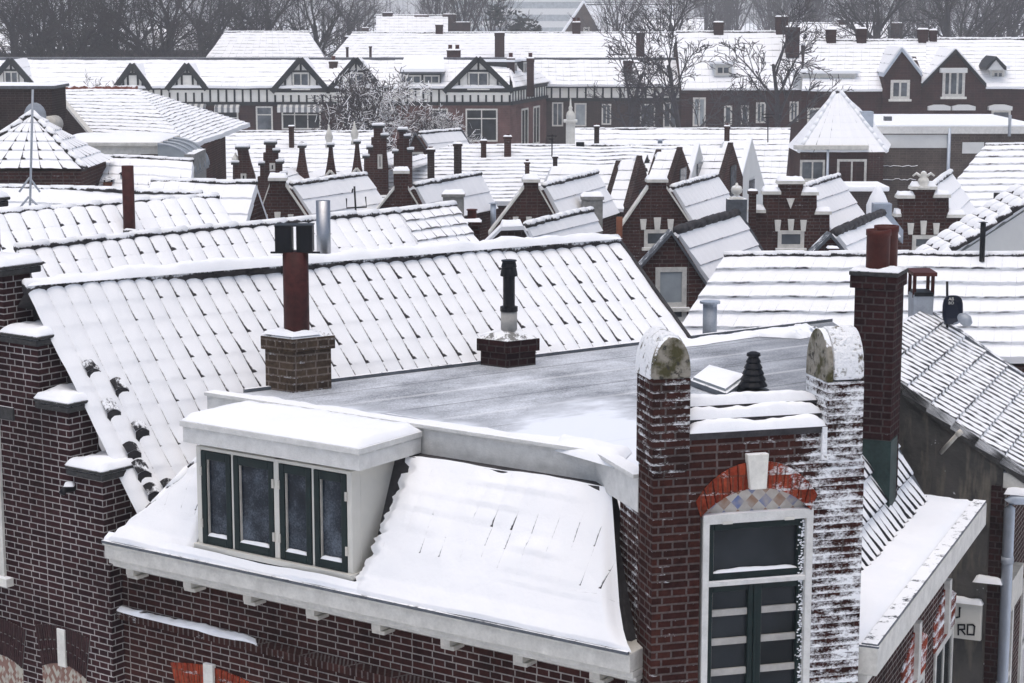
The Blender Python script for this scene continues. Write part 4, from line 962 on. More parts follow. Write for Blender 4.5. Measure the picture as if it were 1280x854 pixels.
A1, B1 = pY(66, 113, 70), pY(172, 110, 70); B1.z = A1.z
ze = pY(120, 176, 65).z; D1, C1 = pz(120, 177, ze), pz(238, 185, ze)
rough_slope(A1, B1, C1, D1, .3, .42, .04, low=.05).build('roof', M['roof_lines'], hh)
E1 = pz(262, 170, ze + .3); E1 = V((C1.x + .5, 72, ze + .1))
rough_slope(lerp(B1, C1, .01), B1, E1, C1, .3, .42, .04, low=.05).build('roof', M['roof_lines'], hh)
ridge(MB(), A1 + Z * .05, B1 + Z * .05, .10, .36, 8).build('ridge', M['ridge_red'], hh, True)
W0 = V((pY(64, 170, 69).x, 72, ze)); mb = MB(); mb.prism([A1 - Z * .05, D1 - Z * .06, V((D1.x, D1.y, 0)), V((A1.x, A1.y + 0, 0))], V((.3, .35, 0))); mb.build('end_wall', M['brick_dusk'], hh)
mb = MB(); mb.box(V((D1.x + .2, D1.y + .2, 0)), C1 - D1, V((0, 6, 0)), Z * (ze - .05)); mb.build('wall', M['brick_mid'], hh)
mb = MB(); mb.hull8([A1 + V((-.06, -.1, .03)), D1 + V((-.06, -.1, .03)), D1 + V((.1, -.1, .03)), A1 + V((.1, -.1, .03))], [A1 + V((-.06, -.1, .13)), D1 + V((-.06, -.1, .13)), D1 + V((.1, -.1, .13)), A1 + V((.1, -.1, .13))]); mb.build('verge', M['white'], hh)
ex = thing('extension', 'flat-roofed extension with a deep white gutter and curved glazed canopy below the hipped hall', 'building', pY(140, 190, 52))
q0, q1 = pY(68, 178, 52), pY(199, 178, 52); zb_ = pY(68, 193, 52).z
mb = MB(); mb.box((q0.x, 52, zb_), X * (q1.x - q0.x), V((0, 3, 0)), Z * (q0.z - zb_ - .1)); mb.box((q0.x - .05, 51.9, q0.z - .1), X * (q1.x - q0.x + .1), V((0, 3.1, 0)), Z * .1); g_ = mb.build('gutter', M['white'], ex, bevel=.02)
snow_patch((q0.x, 51.95, q0.z), (q1.x, 51.95, q0.z), (q1.x, 55, q0.z), (q0.x, 55, q0.z), .1, 20, 6, .2, 3).build('snow', M['snow'], g_, True)
mb = MB(); mb.box((q0.x + .1, 52.2, 0), X * (q1.x - q0.x + .6), V((0, 2.6, 0)), Z * (zb_ - .01)); mb.build('wall', M['brick_dusk'], ex)
q = pY(198, 215, 51.5); mb = MB(); R_ = .95; vs = []
for i in range(11):
    a = math.pi / 2 * i / 10
    for y in (0, 2.4): vs.append(q + V((R_ * math.sin(a), y, .72 * math.cos(a) - .02)))
mb.add(vs, [(2 * i, 2 * i + 1, 2 * i + 3, 2 * i + 2) for i in range(10)]); mb.add([v - Z * .05 for v in vs], [(2 * i, 2 * i + 1, 2 * i + 3, 2 * i + 2) for i in range(10)]); mb.prism([vs[2 * i] for i in range(11)] + [q + V((0, 0, -.3)), q + V((0, 0, .5))], V((0, .05, 0)))
cn = mb.build('canopy', M['glass_pale'], ex)
for k in range(4):
    mb = MB(); mb.tube([vs[2 * i] + V((0, .02 + k * .78, .02)) for i in range(11)], .035, 6); mb.build('rib', M['zinc'], cn, True)
mb = MB(); q = pY(236, 222, 51.4); mb.box(q - V((.1, 0, 1)), X * .25, V((0, 2, 0)), Z * 1.6); mb.build('pier', M['concrete'], ex)
# ------------------------------------------------------------------ second row of narrow gables
KS = dict(yaw=.06)
def flat_gable(label, z, L0, T0, T1, R0, top, rf, rb, keys, **kw):
    cap0, cap1, ty = top
    return gable_house('gabled_house', label, z, ((cap0 + cap1) / 2, ty), [L0, T0, (T0[0], ty), (T1[0], ty), T1, R0], rf, rb, L0, R0, keys=keys, copsegs=[(L0, T0), ((T0[0] - 2, ty), (T1[0] + 2, ty)), (T1, R0)], **kw)
g1, p1_, _ = flat_gable('small brick gable with white keystones right of the red flue, trident aerial on its roof', 7.5, (318, 288), (337, 233), (357, 233), (394, 288), (337, 357, 226), (358, 233), (457, 220), [(328, 268, 335, 279), (343, 265, 351, 279), (360, 268, 367, 279)], win=(331, 281, 366, 298), **KS)
g2, p2_, _ = flat_gable('plain brick gable with flat top in front of the grey square chimney', 7.5, (458, 280), (493, 237), (510, 237), (536, 280), (493, 510, 217), (514, 234), (600, 219), [(468, 270, 474, 280), (484, 268, 491, 280)], **KS)
g3, p3_, _ = flat_gable('brick gable carrying a little capped chimney, open skylight in its roof', 7.5, (611, 294), (655, 236), (673, 236), (704, 290), (655, 673, 228), (676, 235), (746, 217), [(641, 271, 648, 283), (657.5, 271, 664.5, 283), (675, 271, 682, 283)], **KS)
g4, p4_, _ = flat_gable('brick gable with flat-topped stone cap and a white-framed window under three keystones', 7.5, (774, 288), (810, 236), (833, 236), (865, 284), (810, 833, 228), (837, 237), (896, 221), [(800, 274, 808, 287), (817, 272, 826, 287), (834, 274, 842, 287)], win=(805, 287, 843, 309), roof='roof_lines', **KS)
def step_gable(label, z, outl, rf, rb, eL, eR, keys, win, **kw):
    segs = [(a, b) for a, b in zip(outl[:-1], outl[1:]) if abs(a[1] - b[1]) < 1]
    segs = [((a[0] - 2, a[1]), (b[0] + 2, b[1])) for a, b in segs]
    return gable_house('gabled_house', label, z, ((rf[0] + eL[0]) / 2, outl[len(outl) // 2][1]), outl, rf, rb, eL, eR, keys=keys, win=win, copsegs=segs, **kw)
g5, p5_, _ = step_gable('stepped brick gable with a white triangle stone, left of the two', 7.6, [(938, 306), (938, 266), (955, 266), (955, 243), (974, 243), (974, 230), (1004, 230), (1004, 244), (1021, 244), (1021, 268), (1037, 268), (1037, 306)], (1000, 237), (1048, 222), (946, 290), (1034, 290), [(968, 275, 976, 289), (984.5, 274, 992.5, 289), (1000, 275, 1008, 289)], (972, 288, 1005, 310), yaw=.0)
mb = MB(); q = [p5_.sz(*p) for p in ((983, 248), (993, 248), (988, 261))]; p5_.prism(mb, q, -.02, .05); mb.build('triangle_stone', M['stone'], g5)
chimney(g5, 935, 239, 947, 268, Y=p5_.p.y - .3, mat='brick_mid')
g6, p6_, _ = step_gable('stepped brick gable with a white statue on top, right of the two', 7.55, [(1121, 312), (1121, 271), (1124, 271), (1124, 248), (1141, 248), (1141, 237), (1169, 237), (1169, 247), (1186, 247), (1186, 272), (1205, 272), (1205, 312)], (1165, 234), (1188, 217), (1122, 290), (1200, 290), [(1134, 279, 1142, 293), (1150, 276, 1158, 293), (1166, 279, 1174, 293)], (1140, 294, 1172, 313), yaw=.0)
q = p6_.at(1154, 236); mb = MB(); mb.lathe(q, [(.15, 0), (.15, .05), (.10, .07), (.13, .16), (.11, .22), (.06, .26), (.075, .31), (.06, .36), (.02, .39)], 12); fn = mb.build('finial', M['stone'], g6, True)
for sg_ in (-1, 1):
    mb = MB(); mb.tube([q + V((sg_ * .05, 0, .26)), q + V((sg_ * .16, 0, .34)), q + V((sg_ * .24, 0, .28))], [.035, .03, .02], 7); mb.build('arm', M['stone'], fn, True)
# chimneys that belong to these roofs
chimney(g2, 552, 243, 581, 268, z=6.6, mat='concrete'); chimney(g3, 726, 246, 755, 274, z=6.5, mat='concrete')
c_ = g3; q0, q1, q2, q3 = (p3_.at(706, 235), p3_.at(716, 230), p3_.at(726, 252), p3_.at(722, 256))
def on(rfrb, f, g_, up=.12):
    RF, RB, e1, e2 = rfrb; return lerp(RF, RB, f) + (e2 - RF) * g_ + Z * up
rr3 = _
_, _, s3 = g3, p3_, None
pipe(g4, 770, 271, 778, 301, 6.2, 'orange', name='flue', n=12)
pipe(g2, 613, 255, 620, 268, 6.2, 'galv', 2, hatm='galv')
# near gables just behind the broad roof
h7, p7_, r7 = gable_house('gabled_house', 'low dark brick gable with a clipped top right behind the broad roof', 7.45, (640, 288), [(598, 316), (626, 288), (654, 287), (668, 312)], (652, 285), (739, 265), (598, 318), (664, 312), yaw=.08, wall='brick_dusk', cop='snow', ridgem='ridge')
h8, p8_, r8 = gable_house('gabled_house', 'brick gable with dark verge and big white window, ball finial on its rear parapet', 7.5, (839, 293), [(800, 336), (839, 293), (883, 358)], (841, 292), (921, 269), (803, 338), (881, 356), yaw=.08, wall='brick_mid', cop='lead', ridgem='ridge_bare', win=(819, 334, 858, 384), wglass='glass_pale', wnxy=(1, 1), back='lead', rw=.085)
window(h8, p8_, p8_.rect(819, 384, 858, 402), fw=.085, glass='glass_mid')
q = r8[1] + Z * .0; s8 = q.y / F
mb = MB(); mb.box(q + V((-.19, -.05, -.25)), X * .38, V((0, .3, 0)), Z * .56); bl_ = mb.build('rear_block', M['lead'], h8)
mb = MB(); mb.lathe(q + V((0, .1, .31)), [(.14, 0), (.14, .03), (.07, .05), (.05, .08), (.10, .12), (.115, .18), (.09, .24), (.03, .27), (.02, .31)], 14); mb.build('finial', M['stone'], bl_, True)
h9, p9_, r9 = gable_house('gabled_house', 'brick gable with dark ridge tiles and pale zinc rear parapet behind the tall chimney', 7.55, (1038, 296), [(1008, 326), (1038, 296), (1064, 328)], (1040, 295), (1103, 269), (1010, 326), (1062, 327), yaw=.05, wall='brick_mid', cop='lead', ridgem='ridge_bare', back='galv', rw=.085)
q = r9[1]; mb = MB(); mb.box(q + V((-.17, -.05, -.2)), X * .34, V((0, .3, 0)), Z * .42); bl_ = mb.build('rear_block', M['galv'], h9)
chimney(h9, 1034, 311, 1049, 326, Y=p9_.p.y - .6, mat='brick_mid')
# long snowy roof across the middle right
ZS = 11.5 - 312 * 31 / F
def S_(px, py, Y): return pY(px, py, Y)
A, B = S_(905, 322, 31), S_(1330, 322, 31); B.z = A.z
C, D = S_(1330, 452, 29.4), S_(826, 452, 29.4); C.z = D.z
sh = terrace('terrace_house', 'long low roof thick with snow in straight courses behind the flat roof', A, B, C, D, 'roof_lines', tile=.26, course=.36, a=.06, low=.06, seed=12., back=1.6)
v = pipe(sh, 878, 382, 896, 417, 6.75, 'zinc', name='roof_vent', n=16)
p = pz(887, 417, 6.75); mb = MB(); s_ = p.y / F; mb.lathe(p + Z * 35 * s_, [(9 * s_, 0), (9 * s_, .04), (13 * s_, .045), (13 * s_, .075), (3 * s_, .085)], 16); mb.build('cap', M['galv'], v)
pipe(sh, 1190, 330, 1195, 347, 7.3, 'black', 6)
# white plastered gable at the right edge, its verge of thick tiles
pw = pY(1170, 332, 33.5); wp = Pl(pw, (1, .04))
wh = thing('plastered_house', 'white plastered gable at the right edge with snow-laden verge tiles', 'house', (pw.x, pw.y, 0))
o = [wp.sz(*p) for p in ((1172, 335), (1300, 252), (1330, 252), (1330, 420), (1172, 420))]
mb = MB(); wp.prism(mb, o, -.3, 0); mb.build('wall', M['plaster'], wh)
a, b = wp.P(*wp.sz(1300, 245), -.02), wp.P(*wp.sz(1168, 331), -.02); off = V((-.18, .75, .10))
mm = slope(b + off, a + off, a, b, 9, 3, fu=(0, .2, .5, .8), fv=(.02, .4, .8, .98), a=.02, b=.04, th=.05, sk=.08); mm.build('roof', M['roof_near2'], wh)
mb = ridge(MB(), b + V((0, -.02, .07)), a + V((0, -.02, .07)), .07, .3, 8, 5); mb.build('verge', M['ridge'], wh, True)
pipe(wh, 1225, 279, 1232, 295, 8.0, 'black', 2)
# ------------------------------------------------------------------ house at the right with the ribbed roof, stucco flank and sign
st0 = pz(1150, 506, 7.25); SU = V((ER.y, -ER.x, 0))
sp = Pl(st0, SU)
rh = thing('stucco_house', 'neighbouring house at right with ribbed snowy roof, dark stained stucco flank and grey downpipe', 'house', (st0.x, st0.y, 0))
e0, e1 = sp.sz(1133, 487), sp.sz(1284, 594)
sx1 = sp.sz(1250, 700)[0]
ktop = -1.0
def vz(s): return e0[1] + (e1[1] - e0[1]) * (s - e0[0]) / (e1[0] - e0[0])
sr = e1[0]; sl_ = e0[0] - .55
mb = MB(); sp.prism(mb, [(sl_, 0), (sx1 + .0, 0), (sx1 + .0, vz(sx1) - .06), (sl_, vz(sl_) - .06)], -.3, 0); mb.build('flank_wall', M['stucco'], rh)
LR = 3.5
a, b = sp.P(sl_, vz(sl_), .05), sp.P(sr, vz(sr), .05); bk = ER * LR
nr = round((b - a).length / .30); nc = round(LR / .2)
mm = slope(a, a + bk, b + bk, b, nc, nr, fu=(0., .25, .5, .75), fv=(.02, .5, .97), a=.035, b=.012, th=.03, low=.02, sk=.06)
mm.build('roof', M['roof_slate'], rh)
mb = MB(); mb.hull8([a - Z * .1, b - Z * .1, b - Z * .1 + ER * .06, a - Z * .1 + ER * .06], [a + Z * .05, b + Z * .05, b + Z * .05 + ER * .06, a + Z * .05 + ER * .06]); mb.build('verge', M['stone_cap'], rh)
a2, b2_ = a + bk, b + bk; mb = MB(); mb.hull8([a2 - Z * .1, b2_ - Z * .1, b2_ - Z * .1 + ER * .12, a2 - Z * .1 + ER * .12], [a2 + Z * .09, b2_ + Z * .09, b2_ + Z * .09 + ER * .12, a2 + Z * .09 + ER * .12]); mb.build('verge', M['lead'], rh)
lf = -SU * 1.6 - Z * .9
mb = MB(); mb.prism([a, a + bk, a + bk + lf, a + lf], -Z * .08); mb.build('rear_roof', M['snow'], rh)
fp = Pl(sp.P(sx1 + .0, 0, 0), ER)                     # its street front, seen very obliquely
mb = MB(); mb.box(sp.P(sx1 - .3, 0, -.001), SU * .3, ER * LR, Z * (vz(sx1) - .12)); mb.build('front_wall', M['brick_front'], rh)
mb = MB(); ge = sp.P(sx1, vz(sr) - .16, .03); mb.box(ge, SU * .42, ER * (LR + .1), Z * .17); gg = mb.build('gutter', M['white'], rh, bevel=.01)
q = ge + Z * .17; snow_patch(q, q + SU * .42, q + SU * .42 + ER * LR, q + ER * LR, .08, 10, 24, .2, 3).build('snow', M['snow'], gg, True)
dpx = sp.at(1265, 640, .0); dq = sp.P(sp.sz(1262, 660)[0], 0, .06)
dz_ = sp.sz(1262, 622)[1]
mb = MB(); mb.tube([V((dq.x, dq.y, 0)), V((dq.x, dq.y, dz_ - .1)), V((dq.x, dq.y, dz_ - .03)), V((dq.x, dq.y, dz_)) + SU * .04 , V((dq.x, dq.y, dz_ + .02)) + SU * .24], .06, 14); dn_ = mb.build('downpipe', M['galv'], rh, True)
for f in (5.6, 4.2, 2.8):
    mb = MB(); mb.tube([V((dq.x, dq.y, f)), V((dq.x, dq.y, f + .07))], .068, 14); mb.build('pipe_joint', M['zinc'], dn_, True)
q = V((dq.x, dq.y, dz_ + .055)); snow_patch(q - SU * .06 - ER * .05, q + SU * .2 - ER * .05, q + SU * .2 + ER * .06, q - SU * .06 + ER * .06, .07, 8, 6, .4).build('snow', M['snow'], dn_, True)
mb = MB(); sp.box(mb, sx1 - .12, sx1 + .02, 0, vz(sx1) - .3, -.05, .02); mb.build('corner_brick', M['brick_stack'], rh)
window(rh, fp, (.35, 1.0, 3.2, 4.9), 1, 2, .08, .03); window(rh, fp, (1.7, 2.5, 3.2, 4.9), 1, 2, .08, .03)
mb = MB(); fp.box(mb, .3, 1.1, 4.95, 5.3, 0, .10); mb.build('lintel', M['white_old'], rh)
# bracket sticking out of the flank under the roof
q = sp.at(1176, 566); q2 = sp.at(1196, 544, .16); mb = MB(); mb.tube([q, q2], .025, 8); mb.tube([q2, q2 + Z * .05 + SU * .05], .03, 8); mb.build('stay', M['white_old'], rh, True)
q = sp.at(1236, 727, .02); snow_patch(q - SU * .16, q + SU * .16, q + SU * .16 + sp.n * .1, q - SU * .16 + sp.n * .1, .07, 10, 6, .4).build('snow', M['snow'], rh, True)
# sign on the flank: its left half is behind the corner house, so only the end of each line shows
a0, a1, z0, z1 = sp.rect(1180, 752, 1228, 797)
sg2 = thing('sign', 'cream wall sign with black painted letters and a strip of snow on top', 'sign', sp.P(a0, z0, 0))
mb = MB(); sp.box(mb, a0, a1, z0, z1, .004, .06); mb.build('board', M['cream'], sg2, bevel=.006)
snow_patch(sp.P(a0, z1, .09), sp.P(a1 + .01, z1, .09), sp.P(a1 + .01, z1, .0), sp.P(a0, z1, .0), .06, 16, 6, .3, 2, .3).build('snow', M['snow'], sg2, True)
def stroke(px):
    mb = MB(); pts = [sp.P(*sp.sz(*p), .064) for p in px]
    for p, q in zip(pts[:-1], pts[1:]):
        d = (q - p).normalized() * .006; n_ = d.cross(sp.n).normalized() * .009
        mb.box(p - d - n_, (q - p) + d * 2, n_ * 2, sp.n * .004)
    return mb
for k, px in enumerate(([(1196.5, 768.5), (1201, 757), (1200.5, 768)], )): pass
for nm, px in (('letter_j', [(1201, 757.5), (1200.6, 769), (1197, 770)]), ('letter_r', [(1199.3, 791.5), (1199.3, 779), (1207, 779), (1207, 784.5), (1199.6, 785), (1203, 785), (1207.6, 791)]), ('letter_d', [(1211, 779), (1210.5, 791), (1218.6, 791.5), (1219.6, 781), (1217.5, 779), (1211, 779)])):
    stroke(px).build('lettering', M['black'], sg2)
mb = MB(); sp.prism(mb, [sp.sz(1200.4, 757), sp.sz(1203.2, 758), sp.sz(1200.4, 760)], .06, .068); mb.build('lettering', M['black'], sg2)
# pot stack with an iron frame at the far verge of that roof, and the dish
fs = thing('flue_stack', 'grey square flue stack with an open rust-brown frame and flat lid beside the tall chimney', 'flue', pz(1151, 400, 7.3))
q = pY(1151, 396, a2.y - .05); s_ = q.y / F
mb = MB(); w_ = 13 * s_; mb.hull8([q + V((-w_ * .85, -.12, -.5)), q + V((w_ * .85, -.12, -.5)), q + V((w_ * .85, .2, -.5)), q + V((-w_ * .85, .2, -.5))], [q + V((-w_, -.14, 30 * s_)), q + V((w_, -.14, 30 * s_)), q + V((w_, .2, 30 * s_)), q + V((-w_, .2, 30 * s_))]); mb.build('stack', M['zinc'], fs, bevel=.01)
for sx in (-1, 1):
    for yy in (-.12, .17):
        mb = MB(); mb.box(q + V((sx * w_ * .88 - .02, yy, 26 * s_)), X * .04, V((0, .03, 0)), Z * 28 * s_); mb.build('post', M['rust'], fs)
mb = MB(); mb.box(q + V((-w_ * 1.15, -.19, 54 * s_)), X * w_ * 2.3, V((0, .46, 0)), Z * .045); mb.build('lid', M['clay'], fs)
mb = MB(); mb.box(q + V((-w_ * .9, -.15, 28 * s_)), X * w_ * 1.8, V((0, .34, 0)), Z * .05); mb.build('collar', M['black'], fs)
ds_ = thing('satellite_dish', 'navy square-shouldered dish with a small white mark and pale receiver behind the ribbed roof', 'satellite dish', pY(1184, 405, a2.y - .3))
Yd = a2.y - .35; q = pY(1190, 387, Yd); s_ = Yd / F
pr = []
for i in range(28):
    a = 2 * math.pi * i / 28; c_, d_ = math.cos(a), math.sin(a); r = (abs(c_) ** 3.2 + abs(d_) ** 3.2) ** (-1 / 3.2); pr.append((12.6 * c_ * r * s_, 18.5 * d_ * r * s_))
mb = MB(); n = len(pr)
rim = [q + V((x, -.05, z)) for x, z in pr]; inn_ = [q + V((x * .6, -.005, z * .6)) for x, z in pr]
mb.add(rim + inn_, [(i, (i + 1) % n, n + (i + 1) % n, n + i) for i in range(n)] + [tuple(range(n, 2 * n))]); mb.add([p + V((0, .035, 0)) for p in rim + inn_], [(i, (i + 1) % n, n + (i + 1) % n, n + i) for i in range(n)] + [tuple(range(n, 2 * n))]); mb.add(rim + [p + V((0, .035, 0)) for p in rim], [(i, (i + 1) % n, n + (i + 1) % n, n + i) for i in range(n)])
M['navy'] = simple('navy_dish_paint', (.009, .013, .028), .4, var=.15); mb.build('reflector', M['navy'], ds_)
mb = MB(); mb.tube([pY(1184, 352, Yd + .1), pY(1184, 425, Yd + .1)], .016, 8); mb.build('mast', M['black'], ds_, True)
lnb = pY(1205, 399, Yd - .28); mb = MB(); mb.tube([q + V((.02, -.03, -18 * s_)), lerp(q, lnb, .5) + V((0, -.02, -10 * s_)), lnb], .012, 8); mb.build('arm', M['galv'], ds_, True)
mb = MB(); d_ = V((-.5, .55, .35)).normalized(); mb.tube([lnb + d_ * .08, lnb + d_ * .03, lnb - d_ * .05, lnb - d_ * .11], [.035, .07, .075, .03], 14); mb.build('receiver', M['zinc'], ds_, True)
def marktext(body, px, py, size, par, m):
    cu = bpy.data.curves.new('mark', 'FONT'); cu.body = body; cu.size = size; cu.extrude = .001; cu.align_x = 'CENTER'; cu.align_y = 'CENTER'
    o_ = bpy.data.objects.new('mark', cu); dg = bpy.context.evaluated_depsgraph_get(); COL.objects.link(o_); bpy.context.view_layer.update()
    me = bpy.data.meshes.new_from_object(o_.evaluated_get(bpy.context.evaluated_depsgraph_get())); bpy.data.objects.remove(o_)
    o2 = bpy.data.objects.new('mark', me); COL.objects.link(o2); o2.parent = par; me.materials.clear(); me.materials.append(M[m])
    o2.location = pY(px, py, Yd - .05) - V(par['_base']); o2.rotation_euler = (math.pi / 2, 0, 0)
marktext('AB', 1189, 374, .055, ds_, 'white'); marktext('BO', 1189, 379, .05, ds_, 'white')
# ================================================================== long roofs with spiky side gables, ornate gables behind
def P4(a, b, c, d, Ya, Yb):
    A, B, C, D = pY(*a, Ya), pY(*b, Ya), pY(*c, Yb), pY(*d, Yb); B.z = A.z = (A.z + B.z) / 2; C.z = D.z = (C.z + D.z) / 2; return A, B, C, D
LRG = 'long snowy terrace roofs in the middle distance'
A, B, C, D = P4((716, 163), (988, 163), (981, 240), (716, 240), 77, 73)
lr1 = terrace('terrace_house', 'long white roof with a pale end gable left of the brick house with pyramid roof', A, B, C, D, 'roof_lines', 'cream', .3, .42, back=6, group=LRG, seed=21)
pipe(lr1, 822, 177, 828, 185, 6.4, 'zinc', 3, hatm='galv', n=8)
A, B, C, D = P4((560, 184), (862, 184), (900, 256), (390, 256), 66, 61.5)
lr2 = terrace('terrace_house', 'wide white roof scored by dark tile courses below the half-timbered corner house', A, B, C, D, 'roof_lines', 'brick_mid', .3, .42, a=.05, back=3, group=LRG, seed=22)
A, B, C, D = P4((240, 167), (470, 166), (478, 235), (228, 235), 78, 73.5)
lr3 = terrace('terrace_house', 'pale long roof behind the row of curly gables', A, B, C, D, 'roof_lines', 'brick_mid', .3, .42, back=4, group=LRG, seed=23)
pipe(lr3, 282, 160, 288, 182, 6.1, 'black', 5, n=8)
for (x0, y0, x1, y1, mt) in ((655, 203, 663, 218, 'brick_mid'), (690, 196, 698, 208, 'brick_dusk'), (508, 203, 515, 219, 'brick_mid'), (566, 180, 578, 202, 'brick_dusk'), (533, 187, 544, 210, 'brick_dusk'), (600, 176, 609, 196, 'brick_mid'), (629, 171, 640, 190, 'brick_mid')):
    chimney(lr2, x0, y0, x1, y1, Y=62.5 if y1 > 198 else 65, mat=mt, pots=1 if x0 % 2 else 0, potpx=4)
v = pipe(lr2, 722.5, 186, 727.5, 209, 6.3, 'galv', n=8); p = pz(725, 209, 6.3); s_ = p.y / F
mb = MB(); mb.cbox(p + Z * 23 * s_, 10 * s_, 10 * s_, 8 * s_); mb.build('cowl', M['black'], v)
q = pY(713, 165, 70); pn = thing('stone_finial', 'white stone finial on a pier between the corner house and the long white roof', 'finial', (q.x, q.y, 4))
s_ = 70 / F
mb = MB(); mb.cbox(V((q.x, q.y, 0)), 11 * s_, .3, q.z + 12 * s_); mb.cbox(q + Z * 12 * s_, 17 * s_, .45, 3 * s_); mb.build('pier', M['stone'], pn)
mb = MB(); mb.lathe(q + Z * 15 * s_, [(5 * s_, 0), (5.5 * s_, 5 * s_), (4.5 * s_, 9 * s_), (2 * s_, 12 * s_), (2.6 * s_, 15 * s_), (1.2 * s_, 18 * s_), (.8 * s_, 25 * s_), (.2 * s_, 27 * s_)], 10); mb.build('finial', M['stone'], pn, True)
def side_gable(label, apex, half, Y, by, left, wall='brick_mid', roof='roof_lines', win=None):
    """a roof running left-right whose gable end faces the right and is seen nearly edge-on"""
    p = pY(*apex, Y); z0 = pY(apex[0], by, Y - half).z; l = pY(left, apex[1], Y); l.z = p.z
    g = thing('gabled_house', label, 'house', (p.x, p.y, 0), 'spiky side-on gables in the middle distance')
    fx = half * .32
    f, b = V((p.x - fx, Y - half, z0)), V((p.x + fx, Y + half, z0))
    fl, bl = V((l.x - fx, Y - half, z0)), V((l.x - fx, Y + half, z0))
    rough_slope(l, p, f, fl, .3, .42, .03, sk=.08, low=.02, seed=Y).build('roof', M[roof], g)
    rough_slope(p, l, bl, b, .3, .42, .03, sk=.08, low=.02).build('roof', M[roof], g)
    d = V((-.02, 0, 0))
    mb = MB(); n_ = (b - f).cross(Z).normalized(); n_ = n_ if n_.x > 0 else -n_
    mb.prism([V((f.x, f.y, 0)), f, p + Z * .12, b, V((b.x, b.y, 0))], n_ * .14); mb.build('wall', M[wall], g)
    mb = MB(); mb.box(V((l.x, Y - half + .12, 0)), V((p.x - l.x - fx, 0, 0)), V((0, 2 * half - .3, 0)), Z * (z0 - .05)); mb.build('side_wall', M[wall], g)
    mb = MB(); mb.hull8([f + n_ * .14, p + Z * .12 + n_ * .14, p + Z * .2 + n_ * .14, f + Z * .1 + n_ * .14], [f - n_ * .03, p + Z * .12 - n_ * .03, p + Z * .2 - n_ * .03, f + Z * .1 - n_ * .03]); mb.build('coping', M['snow' if wall != 'brick_mid' else 'brick_dusk'], g)
    m_ = (f + b) / 2 + n_ * .15; mb = MB(); t_ = (b - f).normalized(); mb.box(m_ - t_ * .4 - Z * .5, t_ * .8, n_ * .03, Z * 1.0); mb.build('window', M['glass_mid'], g)
    return g
side_gable('dark side-on gable left of the patch of bare tiles, roof merging with the courses', (771, 209), 1.3, 58.5, 256, 690)
side_gable('side-on brick gable directly left of the bare dark tiles', (797, 203), 1.5, 58.0, 264, 776)
s3g = side_gable('short side-on brick spike right of the bare dark tiles', (821, 195), 1.1, 60.5, 228, 797, roof='roof_bare')
side_gable('side-on brick gable with a white window, third spike from the right', (847.5, 192), 1.5, 60.0, 236, 822)
side_gable('small white-fronted side-on gable between the brick spikes and the brick dormer', (869, 186), 1.2, 62, 228, 848, wall='plaster')
side_gable('side-on brick gable with white cheek below, left of tall white verge', (911, 186), 1.6, 63, 232, 872)
side_gable('tall side-on gable with white boarded front at the end of the long white roof', (935, 178), 2.4, 66, 252, 905, wall='plaster')
# ornate gables: steps and bells
def ornate(label, outl, Y, wall='brick_mid', fin=None, trim=False, depth=2.4, win=None):
    xs = [p[0] for p in outl]; cx_ = (min(xs) + max(xs)) / 2; top = min(p[1] for p in outl)
    p0 = pY(cx_, top, Y); pl = Pl(p0, X); g = thing('ornate_gable', label, 'gable', (p0.x, p0.y, 0), 'little ornate brick gables in a row')
    o = [pl.sz(*p) for p in outl]
    mb = MB(); pl.prism(mb, [(o[0][0], 0)] + o + [(o[-1][0], 0)], -.25, 0); mb.build('wall', M[wall], g)
    for i, (a, b) in enumerate(zip(o[:-1], o[1:])):
        if abs(a[1] - b[1]) < .06 and abs(a[0] - b[0]) > .08:
            mb = MB(); pl.box(mb, min(a[0], b[0]) - .05, max(a[0], b[0]) + .05, a[1], a[1] + .07, -.3, .05); c = mb.build('coping', M['stone_cap'], g)
            mb = MB(); pl.box(mb, min(a[0], b[0]) - .06, max(a[0], b[0]) + .06, a[1] + .071, a[1] + .14, -.31, .06); mb.build('snow', M['snow'], c, bevel=.03)
    w = (o[-1][0] - o[0][0]); zr = p0.z - .9; ze = zr - w * .45
    r0, r1 = pl.P((o[0][0] + o[-1][0]) / 2, zr, -.25), pl.P((o[0][0] + o[-1][0]) / 2 + .5, zr, -.25 - depth)
    a, b = pl.P(o[0][0], ze, -.25), pl.P(o[-1][0], ze, -.25)
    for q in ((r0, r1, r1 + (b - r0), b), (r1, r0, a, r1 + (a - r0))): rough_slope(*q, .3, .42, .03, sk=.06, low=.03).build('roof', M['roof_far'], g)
    if fin:
        s_ = Y / F; q = pl.P(pl.sz(*fin)[0], pl.sz(*fin)[1], -.12); h = fin[1] - fin[2] if len(fin) > 2 else 14
    if win:
        window(g, pl, pl.rect(*win), fw=.06, d=.03, sill=False)
    if trim:
        c0 = (o[0][0] + o[-1][0]) / 2; zb_ = o[0][1]; 
        for sg_ in (-1, 1):
            mb = MB(); pts = [pl.P(c0 + sg_ * x_ * w, zb_ + z_ * w, .03) for x_, z_ in ((.42, .06), (.28, .22), (.20, .38), (.10, .50), (.0, .62))]
            mb.tube(pts, .045, 6); mb.build('scroll', M['white'], g, True)
    return g, pl
def finial(g, pl, x, y0, y1, Y, mat='stone'):
    s_ = Y / F; a, z = pl.sz(x, y0); h = (y0 - y1) * s_
    mb = MB(); mb.lathe(pl.P(a, z, -.12), [(.12, 0), (.12, h * .12), (.08, h * .2), (.13, h * .45), (.09, h * .62), (.04, h * .8), (.01, h)], 10); mb.build('finial', M[mat], g, True)
Yo = 62
